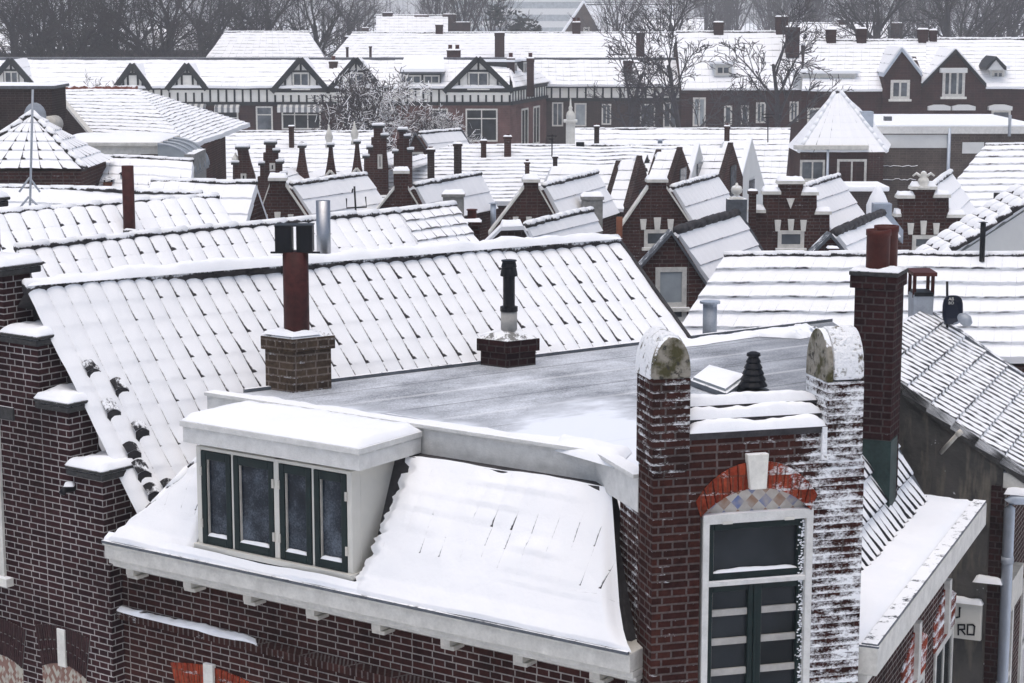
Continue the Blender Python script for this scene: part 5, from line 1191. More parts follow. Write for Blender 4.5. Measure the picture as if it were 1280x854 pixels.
def bell(cx_, top, base, wt, wb): return [(cx_ - wb, base)] + [(cx_ - lerp(wb, wt, t_ ** .45), lerp(base, top + 4, t_)) for t_ in (.15, .35, .6, .8, 1)] + [(cx_ - wt, top), (cx_ + wt, top)] + [(cx_ + lerp(wb, wt, t_ ** .45), lerp(base, top + 4, t_)) for t_ in (1, .8, .6, .35, .15)] + [(cx_ + wb, base)]
o1, q1_ = ornate('curved brick gable with a stone urn at its foot, first of the little row', [(291, 228), (291, 206), (297, 206), (298, 200), (297, 190), (296, 187), (309, 187), (310, 192), (313, 204), (318, 220), (320, 232)], Yo, win=(301, 217, 308, 230))
finial(o1, q1_, 294, 206, 191, Yo)
ornate('stepped brick gable with white niche, second of the little row', [(322, 235), (322, 221), (325, 221), (325, 207), (329, 207), (329, 191), (332, 191), (332, 181), (343, 181), (343, 191), (347, 191), (347, 205), (352, 205), (352, 220), (356, 220), (356, 235)], Yo - 2, win=(337, 204, 344, 214))
o3, q3_ = ornate('bell-shaped brick gable with plain stone top', bell(377, 185, 230, 3, 14), Yo); finial(o3, q3_, 377, 185, 176, Yo, 'stone_cap')
o4, q4_ = ornate('bell-shaped gable with white scrolls and tall white pinnacle, left one', bell(413, 184, 228, 2.2, 12), Yo, trim=True); finial(o4, q4_, 411, 185, 156, Yo)
o5, q5_ = ornate('bell-shaped gable with white scrolls and tall white pinnacle, right one', bell(446, 180, 224, 2.2, 11), Yo, trim=True); finial(o5, q5_, 443, 181, 152, Yo)
ornate('stepped brick gable with a slim window beside the frosted tree', [(455, 222), (455, 198), (460, 198), (460, 187), (464, 187), (464, 172), (467, 172), (467, 160), (478, 160), (478, 172), (483, 172), (483, 192), (485, 210), (485, 222)], Yo, win=(472, 193, 478, 211))
ornate('stepped brick gable behind the plain flat-topped gable', [(492, 220), (492, 192), (496, 192), (496, 174), (499, 174), (499, 165), (507, 165), (507, 173), (511, 173), (511, 190), (515, 190), (515, 220)], Yo)
h0, p0_, r0_ = gable_house('gabled_house', 'little brick gable with white window in front of the half-timbered corner house', 7.1, (519, 168), [(508, 194), (519, 168), (535, 192)], (520, 168), (575, 164), (508, 196), (536, 194), yaw=.05, win=(513, 190, 529, 200), cop='lead', back='lead')
# ================================================================== brick house with pyramid roof, flat-roofed building beside it
ph2, cc, zc_ = pyramid('brick_house', 'brick house with steep pyramid roof of snow and two white windows', (1043, 117), 85, 1.72, 1.75, 2.38, 'roof_smooth', 'brick_mid', (1051, 115), tile=.35, ca=.004, ridge_m='snow', wing=1.7)
fpx = Pl(V((0, 85 - 1.75 + .12, 0)), X)
mb = MB(); fpx.pbox(mb, 993, 182, 1086, 187, -.1, .2); mb.build('gutter', M['white'], ph2)
window(ph2, fpx, fpx.rect(1000, 200, 1031, 226), 2, 1, .09, .03, glass='glass_mid'); window(ph2, fpx, fpx.rect(1046, 199, 1083, 233), 2, 1, .1, .03, glass='glass_mid')
mb = MB(); q = fpx.at(1035, 185, .08); mb.tube([V((q.x, q.y, 0)), q], .06, 8); mb.build('downpipe', M['galv'], ph2, True)
mb = MB(); fpx.pbox(mb, 1036.5, 188, 1085, 233, .0, .015); mb.build('red_brick_panel', M['brick_far'], ph2)
dq = pY(1084, 150, 85.2); mb = MB(); mb.box(dq + V((-.25, -.1, -.3)), X * .5, V((0, .7, 0)), Z * .65); dm_ = mb.build('dormer', M['galv'], ph2)
fb = thing('flat_building', 'flat-roofed dark brick building with a white panel right of the pyramid-roofed house', 'building', pY(1190, 230, 88))
bp_ = Pl(V((0, 88, 0)), X); bx0, bx1 = bp_.sz(1087, 160)[0], bp_.sz(1300, 160)[0]; zt_ = bp_.sz(1190, 158)[1]; zf_ = bp_.sz(1190, 167)[1]
mb = MB(); bp_.box(mb, bx0, bx1, 0, zf_, -9, 0); mb.build('wall', M['brick_grey'], fb)
mb = MB(); bp_.box(mb, bx0 - .1, bx1, zf_, zt_, -9.1, .15); fa = mb.build('fascia', M['white_snowy'], fb)
mb = MB(); bp_.box(mb, bx0, bx1, zt_ + .001, zt_ + .07, -9, .1); mb.build('snow', M['snow'], fa, bevel=.03)
mb = MB(); bp_.pbox(mb, 1094, 168.5, 1184, 185, -.05, .04); mb.build('white_panel', M['plaster'], fb)
mb = MB(); bp_.pbox(mb, 1203, 178, 1230, 192, -.05, .04); mb.build('white_panel', M['plaster'], fb)
mb = MB(); q = bp_.at(1187, 160, .1); mb.tube([V((q.x, q.y, 0)), q], .08, 8); mb.build('downpipe', M['galv'], fb, True)
for (x0, y0, x1, y1) in ((1106, 147, 1115, 158), (1118, 153, 1121, 158)):
    q0, q1 = pY(x0, y1, 91), pY(x1, y0, 91); mb = MB(); mb.box((q0.x, 91, zt_ + .05), X * (q1.x - q0.x), V((0, .4, 0)), Z * (q1.z - zt_)); mb.build('roof_box', M['lead'], fb)
pipe(fb, 1260, 144, 1264, 159, zt_, 'zinc', n=8)
for k, (y, x0, x1) in enumerate(((208, 1090, 1147), (225, 1090, 1145))):
    mb = MB(); rr = random.Random(k); pts = []
    for i in range(16): pts.append(bp_.at(lerp(x0, x1, i / 15), y + rr.uniform(-1.2, 1.2), .08))
    mb.tube(pts, .035, 5); mb.build('snowy_vine', M['twig_frost'], fb, True)
# low snowy sheds and garden things in front of it
q0, q1 = pY(1054, 233, 80), pY(1112, 238, 80); yd = thing('shed', 'low flat sheds with snow-edged roofs below the white-windowed brick house', 'shed', (q0.x, 80, 0))
mb = MB(); mb.box((q0.x, 80, q1.z - .05), X * (q1.x - q0.x), V((0, 2.5, 0)), Z * .2); mb.build('roof', M['snow'], yd, bevel=.05)
mb = MB(); mb.box((q0.x + .05, 80.1, 0), X * (q1.x - q0.x - .1), V((0, 2.3, 0)), Z * (q1.z - .06)); mb.build('wall', M['brick_dusk'], yd)
q = pY(1097, 256, 70); mb = MB(); mb.lathe(q - Z * q.z, [(.30, 0), (.40, q.z), (.28, q.z + .3), (.14, q.z + .55), (.03, q.z + .7)], 12); tag(mb.build('cone_shrub', M['snow'], None, True), 'snow-wrapped conical shrub standing before the dark brick wall', 'shrub')
# snowy roof rising in steps at the right
A, B, C, D = P4((1232, 183), (1340, 183), (1340, 300), (1135, 300), 56, 51.5)
tr = terrace('terrace_house', 'right-hand roof rising in snowy courses behind the plastered gable, dark chimney slot in it', A, B, C, D, 'roof_lines', 'brick_mid', .3, .45, a=.06, back=3, seed=31, low=.05)
pipe(tr, 1241, 241, 1249, 268, 6.5, 'black', n=8)
# ================================================================== half-timbered row
YT = 130; tp = Pl(V((0, YT, 0)), X)
def Tz(y): return tp.sz(640, y)[1]
ZE, ZB0, ZB1, ZT_ = Tz(109), Tz(115.5), Tz(127.5), Tz(75)
TG = 'half-timbered row houses'
def timber(mb, pts, w, d=.05):
    (a, za), (b, zb_) = pts; v = V((b - a, zb_ - za)).normalized() if False else None
    L_ = math.hypot(b - a, zb_ - za); tx, tz_ = (b - a) / L_, (zb_ - za) / L_; nx, nz = -tz_ * w / 2, tx * w / 2
    tp.prism(mb, [(a - nx, za - nz), (b - nx, zb_ - nz), (b + nx, zb_ + nz), (a + nx, za + nz)], 0, d)
def tudor(label, x0, x1, gable=None, wins=(), awn=(), dormer=None, side=False, chims=(), wall='brick_far', bay=9.8, wingable=True):
    s0, s1 = tp.sz(x0, 120)[0], tp.sz(x1, 120)[0]
    h = thing('timbered_house', label, 'house', (s0, YT, 0), TG)
    mb = MB(); tp.box(mb, s0, s1, 0, ZB0 + .1, -8, 0); mb.build('wall', M[wall], h)
    mb = MB(); tp.box(mb, s0, s1, ZB1, ZE, .0, .02); mb.build('plaster_band', M['tudorwhite'], h)
    mb = MB(); tp.box(mb, s0, s1, ZB1 - .22, ZB1, .0, .10); mb.build('beam', M['timber'], h)
    mb = MB(); tp.box(mb, s0, s1, ZE - .17, ZE, .0, .25); mb.build('eaves_board', M['timber'], h)
    n = max(2, round((x1 - x0) / bay))
    for i in range(n + 1):
        c = lerp(s0, s1, i / n); mb = MB(); tp.box(mb, c - .06, c + .06, ZB1, ZE - .17, .0, .06); mb.build('stud', M['timber'], h)
    zr = pY(640, 75, YT + 4).z
    A, B, C, D = V((s0, YT + 4, zr)), V((s1, YT + 4, zr)), V((s1, YT - .3, ZE)), V((s0, YT - .3, ZE))
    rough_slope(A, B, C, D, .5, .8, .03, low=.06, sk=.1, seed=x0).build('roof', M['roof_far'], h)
    mb = MB(); mb.prism([A, B, B + V((0, 4, -2.5)), A + V((0, 4, -2.5))], -Z * .1); mb.build('rear_roof', M['snow'], h)
    mb = MB(); mb.box(A - Z * .05 - V((0, .15, 0)), B - A, V((0, .3, 0)), Z * .22); mb.build('ridge', M['lead'], h)
    if gable:
        ax, ay, hw, by = gable; gs, gz = tp.sz(ax, ay); bs0, bz = tp.sz(ax - hw, by); bs1 = tp.sz(ax + hw, by)[0]
        mb = MB(); tp.prism(mb, [(bs0, bz - .35), (bs0, bz), (gs, gz), (bs1, bz), (bs1, bz - .35)], -3.0, .12); g_ = mb.build('gable', M['tudorwhite'], h)
        old = tp.p; tp.p = tp.p + tp.n * .12
        for q in (((bs0 - .15, bz - .15), (gs, gz + .08)), ((gs, gz + .08), (bs1 + .15, bz - .15))):
            mb = MB(); timber(mb, q, .34, .22); mb.build('barge_board', M['timber'], g_)
        ww = (bs1 - bs0)
        hz = [bz - .1, lerp(bz, gz, .61)]
        for z_ in hz:
            fr_ = 1 - max(0, (z_ - bz) / (gz - bz)); mb = MB(); timber(mb, ((gs - ww / 2 * fr_, z_), (gs + ww / 2 * fr_, z_)), .16, .06); mb.build('timber', M['timber'], g_)
        for f_ in (-.30, -.155, .155, .30, 0):
            zt2 = lerp(gz, bz, abs(f_) * 2) ; zl = lerp(bz, gz, .61) if f_ == 0 else bz
            mb = MB(); timber(mb, ((gs + f_ * ww, zl), (gs + f_ * ww, zt2)), .13, .055); mb.build('timber', M['timber'], g_)
        if wingable: window(h, tp, (gs - .16 * ww, gs + .16 * ww, bz + .06, lerp(bz, gz, .58)), 2, 1, .1, .09, glass='glass_mid')
        tp.p = old
        for sg_, e_ in ((1, bs1), (-1, bs0)):
            a = tp.P(gs, gz + .06, .2); b = tp.P(gs, gz + .06, -4.2); c = tp.P(e_, bz, -3.4); d = tp.P(e_, bz, .2)
            rough_slope(*((a, b, c, d) if sg_ > 0 else (b, a, d, c)), .5, .8, .03, low=.04, sk=.06).build('gable_roof', M['roof_far'], h)
    for w_ in wins: window(h, tp, tp.rect(*w_[:4]), w_[4], 1, .10, .04, 'white', w_[5] if len(w_) > 5 else 'glass', sill=False, bars=w_[6] if len(w_) > 6 else None)
    for x_0, y_0, x_1, y_1 in awn:
        a0, a1, z0, z1 = tp.rect(x_0, y_0, x_1, y_1); n_ = max(6, round((a1 - a0) / .16)); mb = MB()
        mb.hull8([tp.P(a0, z1 - .1, .02), tp.P(a1, z1 - .1, .02), tp.P(a1, z0, .42), tp.P(a0, z0, .42)], [tp.P(a0, z1, .02), tp.P(a1, z1, .02), tp.P(a1, z0 + .1, .44), tp.P(a0, z0 + .1, .44)])
        aw = mb.build('awning', M['awning'], h)
        mb = MB(); tp.box(mb, a0, a1, z0 - .22, z0, .40, .43); mb.build('valance', M['awning'], aw)
    if dormer:
        for dx0, dy0, dx1, dy1, nw in dormer:
            a0, a1, z0, z1 = tp.rect(dx0, dy0, dx1, dy1, -.2); dd = Pl(tp.P(0, 0, -.2), X)
            mb = MB(); dd.box(mb, a0, a1, z0, z1, -3, -.02); d_ = mb.build('dormer', M['timber'], h)
            mb = MB(); dd.box(mb, a0 - .25, a1 + .25, z1, z1 + .12, -3.2, .3); dr = mb.build('dormer_roof', M['lead'], d_)
            mb = MB(); q0 = pY(dx0 - 3, dy0 - 9, YT + 3.6); mb.hull8([dd.P(a0 - .25, z1 + .12, .3), dd.P(a1 + .25, z1 + .12, .3), dd.P(a1 + .1, z1 + .9, -2.6), dd.P(a0 - .1, z1 + .9, -2.6)], [dd.P(a0 - .25, z1 + .3, .25), dd.P(a1 + .25, z1 + .3, .25), dd.P(a1 + .1, z1 + 1.05, -2.6), dd.P(a0 - .1, z1 + 1.05, -2.6)]); mb.build('snow', M['snow'], d_)
            for k in range(nw): window(h, dd, (lerp(a0, a1, (k + .06) / nw), lerp(a0, a1, (k + .94) / nw), z0 + .15, z1 - .1), 2, 1, .10, .03, glass='glass_mid', sill=False)
    for c in chims: chimney(h, *c[:4], Y=YT + 2.5 if len(c) < 6 else c[5], mat='brick_far', pots=c[4] if len(c) > 4 else 1, potpx=7)
    return h
t = NT('striped_awning'); x, y, _ = t.sep(t.uv()); t.set(Base_Color=t.mix(t.m1('GREATER_THAN', t.m1('FRACT', t.m1('MULTIPLY', x, 2.6)), .5), (.16, .17, .18), (.62, .62, .60)), Roughness=.8); M['awning'] = t.m
tudor('half-timbered house at the far left with a small white-windowed gable', -60, 122, (14, 76, 28, 107), chims=())
tudor('half-timbered house with shadowed gable behind bare branches, second from the left', 122, 202, (166, 82, 20, 109), wingable=False)
tudor('half-timbered house with dark gable and striped awnings, third from the left', 202, 344, (234, 82, 22, 109), [(238, 138, 256, 158, 2, 'glass'), (270, 133, 298, 157, 1, 'glass', [.4]), (320, 133, 341, 164, 1, 'glass_mid', [.66])], [(205, 129, 258, 135), (269, 130, 300, 136)], wingable=False)
tudor('half-timbered house with cream window gable above a wide striped awning', 344, 413, (376, 75, 33, 112), [(352, 132, 401, 162, 3, 'glass', [.62])], [(347, 130, 404, 136)], chims=((411, 77, 422, 97, 1),))
tudor('half-timbered house behind the frosted tree, gable with paired dark windows', 413, 490, (445, 75, 33, 112), [(428, 134, 470, 160, 3, 'glass')], chims=())
t6 = tudor('half-timbered corner house with long dormer, tall gable and big ground window', 490, 637, (598, 74, 40, 112), [(540, 136, 560, 163, 1, 'glass'), (582, 136, 622, 177, 2, 'glass', [.7])], dormer=[(505, 92, 551, 108, 2)], chims=((633, 73, 644, 104, 1), (658, 73, 668, 106, 1), (558, 63, 576, 71, 2, 134)), wall='brick_rose')
c0 = tp.at(637, 120); sv = V((2.55, 10, 0)); sq = Pl(c0, sv); sL = sv.length
mb = MB(); sq.box(mb, 0, sL, 0, ZE, -.3, 0.004); mb.build('side_wall', M['brick_rose'], t6)
mb = MB(); sq.box(mb, 0, sL, ZB1, ZE, 0.004, .02); mb.build('plaster_band', M['tudorwhite'], t6)
for z_, h_ in ((ZB1 - .22, .22), (ZE - .3, .36)):
    mb = MB(); sq.box(mb, 0, sL, z_, z_ + h_, 0.004, .16); mb.build('beam', M['timber'], t6)
for i in range(15):
    mb = MB(); sq.box(mb, sL * i / 14 - .09, sL * i / 14 + .09, ZB1, ZE - .3, 0.004, .06); mb.build('stud', M['timber'], t6)
for f_ in (.30, .62): window(t6, sq, (sL * f_, sL * (f_ + .18), ZB1 - 3.2, ZB1 - .6), 2, 1, .12, .05, sill=False)
A_1 = V((c0.x - .1, YT + 4, pY(640, 75, YT + 4).z)); 
rough_slope(lerp(A_1, A_1 + V((0, 6, 0)), 0), A_1 + V((.6, 6, 0)), c0 + sv + V((.3, .1, ZE - c0.z)), c0 + V((.3, -.1, ZE - c0.z)), .5, .8, .03, low=.05).build('roof', M['roof_far'], t6)
for f_ in (.32, .62):
    q = c0 + sv * f_ + V((-.5, 0, ZE + .35 - c0.z)); dq = Pl(q, sv); mb = MB(); dq.box(mb, -.7, .7, q.z - .3, q.z + 1.2, -2.2, -.02); d_ = mb.build('dormer', M['timber'], t6)
    mb = MB(); dq.box(mb, -.9, .9, q.z + 1.2, q.z + 1.34, -2.4, .25); mb.build('snow', M['snow'], d_)
    window(t6, dq, (-.6, .6, q.z, q.z + 1.1), 2, 1, .1, .03, sill=False)
# right-hand half-timbered house further back
YT = 140; tp = Pl(V((0, YT, 0)), X); ZE, ZB0, ZB1 = Tz(107), Tz(111), Tz(122.5)
tudor('half-timbered house right of the corner house with skylight and long snowy roof', 668, 850, None, [(718, 129, 733, 158, 1, 'glass_pale'), (690, 128, 704, 158, 2, 'glass_mid'), (752, 130, 764, 156, 2, 'glass_mid'), (800, 130, 819, 160, 1, 'glass_mid'), (829, 128, 846, 160, 2, 'glass_mid')], chims=((779, 76, 791, 106, 0, 141.5),), wall='brick_dusk', bay=10.5)
q = pY(740, 82, YT + 2.3); mb = MB(); mb.box(q + V((-.25, -.25, -.15)), X * .5, V((0, .5, .35)), Z * .1)
# ================================================================== houses behind the half-timbered row
def far_house(name, label, Y, x0, x1, ry, ey, rx0=None, rx1=None, depth=5, wall='brick_far', roof='roof_far', chims=(), group='snow-roofed houses in the background', wins=(), gables=(), fdorm=(), base=0, cc=.8):
    A, B = pY(x0 if rx0 is None else rx0, ry, Y + depth), pY(x1 if rx1 is None else rx1, ry, Y + depth); C, D = pY(x1, ey, Y), pY(x0, ey, Y)
    B.z = A.z; C.z = D.z
    h = terrace(name, label, A, B, C, D, roof, wall, .5, cc, depth, base, group, rm='ridge', rw=.12, seed=x0)
    pl = Pl(V((0, D.y + .16, 0)), X); pl.p = V((0, Y + .14, 0))
    for w_ in wins: window(h, pl, pl.rect(*w_[:4]), w_[4], 1, .12, .06, 'white', w_[5] if len(w_) > 5 else 'glass_mid', sill=False)
    for c in chims: chimney(h, *c[:4], Y=Y + depth - .4 if len(c) < 6 else c[5], mat='brick_far', pots=c[4], potpx=6)
    for ax, ay, gx0, gx1, by, wn in gables:
        s, z = pl.sz(ax, ay); s0, zb_ = pl.sz(gx0, by); s1 = pl.sz(gx1, by)[0]
        mb = MB(); pl.prism(mb, [(s0, base), (s0, zb_), (s, z), (s1, zb_), (s1, base)], -1.2, .25); g_ = mb.build('gable', M[wall], h)
        for (a_, za), (b_, zb2) in (((s0, zb_), (s, z)), ((s, z), (s1, zb_))):
            mb = MB(); pl.prism(mb, [(a_, za), (b_, zb2), (b_, zb2 + .22), (a_, za + .22)], -1.2, .40); mb.build('barge_board', M['timber' if wn[-1] == 'dark' else 'galv'], g_)
        for sg_, e_ in ((1, s1), (-1, s0)):
            a, b, c, d = pl.P(s, z + .23, .3), pl.P(s, z + .23, -4), pl.P(e_, zb_ + .23, -3), pl.P(e_, zb_ + .23, .3)
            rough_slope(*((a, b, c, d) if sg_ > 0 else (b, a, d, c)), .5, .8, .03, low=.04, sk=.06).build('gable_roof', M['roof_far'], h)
        p2 = Pl(V((0, pl.p.y - .25, 0)), X); window(h, p2, p2.rect(*wn[:4]), wn[4], 1, .16, .06, 'white', 'glass_mid')
    for dx0, dy0, dx1, dy1, nw, col in fdorm:
        a0, a1, z0, z1 = pl.rect(dx0, dy0, dx1, dy1, -.9); dd = Pl(pl.P(0, 0, -.9), X)
        mb = MB(); dd.box(mb, a0, a1, z0, z1, -3, -.02); d_ = mb.build('dormer', M[col], h)
        mb = MB(); dd.box(mb, a0 - .2, a1 + .2, z1, z1 + .2, -3.1, .25); mb.build('snow', M['snow'], d_, bevel=.05)
        window(h, dd, (a0 + .1, a1 - .1, z0 + .12, z1 - .12), nw, 1, .13, .03, 'white', 'glass_pale' if nw > 2 else 'glass_mid', sill=False)
    return h
far_house('house', 'hipped white roof with small pipes behind the timbered row, left of centre', 158, 255, 408, 41, 76, 281, 386, 7)
far_house('terrace_house', 'longest white roof in the background with four chimneys, behind the corner house', 160, 408, 860, 42, 80, 440, 860, 8, chims=((544, 31, 554, 47, 0), (618, 41, 631, 71, 0, 161), (715, 28, 726, 49, 2), (795, 41, 806, 68, 0, 161.5), (431, 46, 446, 57, 0), (432, 59, 436, 71, 0, 160.5), (461, 58, 465, 71, 0, 160.5)))
far_house('house', 'tall white double roof with a paired white dormer behind the bare trees', 138, 852, 1004, 41, 112, 845, 1000, 6, chims=((892, 28, 905, 42, 0), (983, 34, 1000, 58, 0, 141), (970, 21, 986, 33, 0)), wins=((945, 128, 957, 154, 2), (987, 127, 998, 152, 2), (866, 122, 882, 158, 2, 'glass_pale'), (905, 132, 915, 156, 1), (926, 132, 936, 156, 1)), fdorm=((893, 80, 915, 96, 2, 'plaster'),))
far_house('house', 'brick house with a wide white dormer and pointed gable, left one at upper right', 118, 1002, 1158, 52, 113, 1007, 1158, 5, chims=((1033, 37, 1046, 47, 0), (1071, 36, 1084, 46, 0)), gables=((1126, 64, 1103, 1151, 96, (1113, 100, 1137, 124, 2, 'pale')),), fdorm=((1000, 92, 1070, 112, 3, 'plaster'),), wins=((1009, 135, 1025, 160, 1), (1108, 139, 1144, 152, 4, 'glass')), cc=.5)
h2_ = far_house('house', 'brick house with dark-edged gable and little pointed dormer at the upper right edge', 118, 1156, 1320, 50, 110, 1158, 1320, 5, chims=((1148, 37, 1161, 51, 0), (1162, 38, 1172, 51, 0)), gables=((1193, 66, 1151, 1231, 109, (1178, 88, 1206, 121, 3, 'dark')),), fdorm=((1238, 86, 1257, 107, 2, 'plaster'),), wins=((1162, 138, 1186, 151, 1), (1192, 138, 1217, 151, 1), (1239, 138, 1263, 151, 1)), cc=.5)
hp = Pl(V((0, 117.7, 0)), X)
for x0, x1 in ((1160, 1188), (1190, 1219), (1236, 1265)):
    mb = MB(); s0, s1, z0, z1 = hp.rect(x0, 131, x1, 138); hp.prism(mb, [(s0, z0), (s1, z0), (s1, z1 - .1), ((s0 + s1) / 2 + .3, z1), ((s0 + s1) / 2 - .3, z1), (s0, z1 - .1)], -.3, .12); mb.build('window_hood', M['plaster'], h2_)
mb = MB(); s0, s1, z0, z1 = hp.rect(1175, 85, 1208, 91); hp.box(mb, s0, s1, z0, z1, -.3, .3); mb.build('window_hood', M['plaster'], h2_)
s0, z0 = hp.sz(1237, 88); s1, _ = hp.sz(1258, 88); sm_, zt_ = hp.sz(1247.5, 75)
mb = MB(); hp.prism(mb, [(s0, z0), (s1, z0), (sm_, zt_)], -3, -.5); d_ = mb.build('dormer_gable', M['plaster'], h2_)
for a_, za, b_, zb2 in ((s0 - .1, z0, sm_, zt_), (sm_, zt_, s1 + .1, z0)):
    mb = MB(); hp.prism(mb, [(a_, za), (b_, zb2), (b_, zb2 + .2), (a_, za + .2)], -3, -.4); mb.build('barge_board', M['timber'], d_)
s0, s1 = hp.sz(1155, 80)[0], hp.sz(1160, 80)[0]; mb = MB(); mb.prism([V((s0, 117.9, hp.sz(0, 108)[1])), V((s0, 123.4, pY(1157, 49, 123.4).z)), V((s0, 123.4, 0)), V((s0, 117.9, 0))], X * (s1 - s0)); mb.build('party_wall', M['brick_far'], h2_)
far_house('house', 'steep-roofed house with grey gable far behind the long roof', 255, 752, 838, 6, 50, 731, 842, 1.5, roof='snow', wall='brick_grey')
q = [pY(*p, 254.5) for p in ((730, 4), (703, 44), (752, 44))]; gq = thing('house', 'grey pointed gable end far behind, rising above the long roof', 'house', (q[0].x, 254, 0), 'snow-roofed houses in the background')
mb = MB(); mb.prism([q[0], q[1], V((q[1].x, q[1].y, 0)), V((q[2].x, q[2].y, 0)), q[2]], V((0, 6, 0))); mb.build('wall', M['brick_grey'], gq)
for e_ in (1, 2):
    mb = MB(); mb.hull8([q[0], q[e_], q[e_] + V((0, 6, 0)), q[0] + V((0, 6, 0))], [p + Z * .35 for p in (q[0], q[e_], q[e_] + V((0, 6, 0)), q[0] + V((0, 6, 0)))]); mb.build('roof', M['snow'], gq)
p_ = Pl(q[0], X); window(gq, p_, p_.rect(729, 34, 737, 40), 1, 1, .2, .1)
for lab, Y, x0, x1, ry, ey, ch_ in (('snowy roof glimpsed between the bare trees at the upper left', 235, 120, 262, 33, 62, ((145, 48, 190, 68, 0), (212, 30, 230, 40, 0))), ('snowy roof half hidden by dark trees at the far upper left', 240, -20, 118, 40, 66, ((60, 46, 72, 56, 0),)), ('cluster roof with many chimneys left of the hazy block', 215, 470, 560, 20, 46, ((478, 16, 491, 40, 0), (518, 19, 536, 40, 0), (553, 18, 570, 36, 0), (566, 28, 588, 40, 0), (452, 35, 461, 44, 0))), ('white roof with reddish chimney behind the bare trees right of the far gable', 210, 800, 880, 24, 46, ((806, 25, 830, 38, 0),)), ('snow-covered roof with square chimneys behind the upper-right houses', 190, 985, 1110, 30, 56, ((1048, 25, 1062, 42, 0), (1115, 29, 1128, 50, 0), (1005, 36, 1020, 46, 0)))):
    far_house('house', lab, Y, x0, x1, ry, ey, None, None, 5, chims=ch_)
hb = thing('apartment_block', 'long apartment block coloured pale as if almost lost in haze', 'building', (10, 480, 0))
q0, q1 = pY(560, -6, 480), pY(800, -6, 480); mb = MB(); mb.box((q0.x, 480, 0), X * (q1.x - q0.x), V((0, 14, 0)), Z * 17); mb.build('wall', M['plaster'], hb)  # pale wall colour stands in for thicker haze at this distance
ap = Pl(V((0, 480, 0)), X)
for r in range(5):
    mb = MB(); ap.box(mb, q0.x + 1, q1.x - 1, 2.4 + r * 3, 3.9 + r * 3, 0, .05); mb.build('window_band', M['glass_pale'], hb)
# ================================================================== trees
def branchy(seed, H, r0, n0, spread, levels=4, up=.5, fork=.25, twl=.55):
    rr = random.Random(seed); tr_, cr = MB(), MB()
    def grow(p, d, L_, r, lv):
        n = 4 if lv < 2 else 3; pts = [p]; rad = [r]; q = p; dd = d.copy()
        for i in range(n):
            dd = (dd + V((rr.uniform(-1, 1), rr.uniform(-1, 1), rr.uniform(-.6, 1) * up)) * .16).normalized()
            q = q + dd * (L_ / n); pts.append(q); rad.append(max(.016, r * (1 - .62 * (i + 1) / n)))
        (tr_ if lv <= 1 else cr).tube(pts, rad, 6 if lv == 0 else (5 if lv == 1 else 3), caps=False)
        if lv >= levels: return
        k = n0[lv]
        for i in range(k):
            t_ = lerp(fork, 1, (i + rr.random() * .8) / k); f = t_ * n; j = min(int(f), n - 1); b = lerp(pts[j], pts[j + 1], f - j)
            a = rr.uniform(0, 2 * math.pi); e = dd.orthogonal().normalized(); e2 = dd.cross(e); s_ = spread * rr.uniform(.6, 1.25)
            nd = (dd * math.cos(s_) + (e * math.cos(a) + e2 * math.sin(a)) * math.sin(s_)); nd.z += .12 * up; nd.normalize()
            grow(b, nd, L_ * twl * rr.uniform(.75, 1.25) * (1.15 - .4 * t_), lerp(rad[j], rad[j + 1], f - j) * .62, lv + 1)
    grow(V((0, 0, 0)), V((0, 0, 1)), H * .62, r0, 0); return tr_, cr
def dup(root, loc, rot, sc, label):
    r = root.copy(); COL.objects.link(r); r.location = loc; r.rotation_euler = (0, 0, rot); r.scale = sc if isinstance(sc, tuple) else (sc, sc, sc); r['label'] = label
    for c in list(root.children):
        d = c.copy(); COL.objects.link(d); d.parent = r
    return r
def proto(name, label, kw, mat, matc, group, cat='tree'):
    a, b = branchy(**kw); t_ = thing(name, label, cat, (0, 0, 0), group); a.build('trunk', M[mat], t_); b.build('crown', M[matc], t_); return t_
TGp = 'bare winter trees in the background'; TGn = 'bare trees in front of the far houses'
specs = {
 'spread': (dict(seed=11, H=15, r0=.50, n0=(9, 7, 6, 4), spread=.75, up=.5, fork=.2, twl=.62), 'bark', 'bark'),
 'slim': (dict(seed=23, H=17, r0=.26, n0=(9, 6, 5, 4), spread=.45, up=.9, fork=.18, twl=.60), 'bark_pale', 'bark_pale'),
 'near': (dict(seed=35, H=11, r0=.19, n0=(9, 6, 5, 3), spread=.78, up=.55, fork=.34, twl=.52), 'bark_pale', 'bark_pale'),
 'frost': (dict(seed=47, H=7, r0=.16, n0=(12, 9, 6, 4), spread=1.1, up=.3, fork=.12, twl=.62), 'bark_snow', 'twig_frost')}
first = {}
def tree(kind, px, py, Y, H, rot, label, group, z0=0., wide=1.):
    kw, m1_, m2_ = specs[kind]; sc = H / kw['H']; p = pY(px, py, Y); loc = V((p.x, p.y, z0))
    S = (sc * wide, sc * wide, sc)
    if kind not in first:
        first[kind] = proto({'frost': 'frosted_tree'}.get(kind, 'bare_tree'), label, kw, m1_, m2_, group); o = first[kind]; o.location = loc; o.rotation_euler = (0, 0, rot); o.scale = S
    else:
        o = dup(first[kind], loc, rot, S, label)
    o['group'] = group; o['category'] = 'tree'
    return o
tree('frost', 476, 165, 112, 8.2, .4, 'frosted bushy tree with snow on every twig before the timbered row', 'frosted trees', 1.5, 1.15)
tree('frost', 540, 150, 114, 5.5, 2.1, 'smaller snow-dusted tree right of the large frosted tree', 'frosted trees', 1.5, .9)
tree('near', 783, 165, 118, 12.5, .3, 'bare tree before the skylit timbered house, left of the paired trees', TGn)
tree('near', 857, 160, 115, 13.5, 2.3, 'tall bare tree in front of the white double roof', TGn)
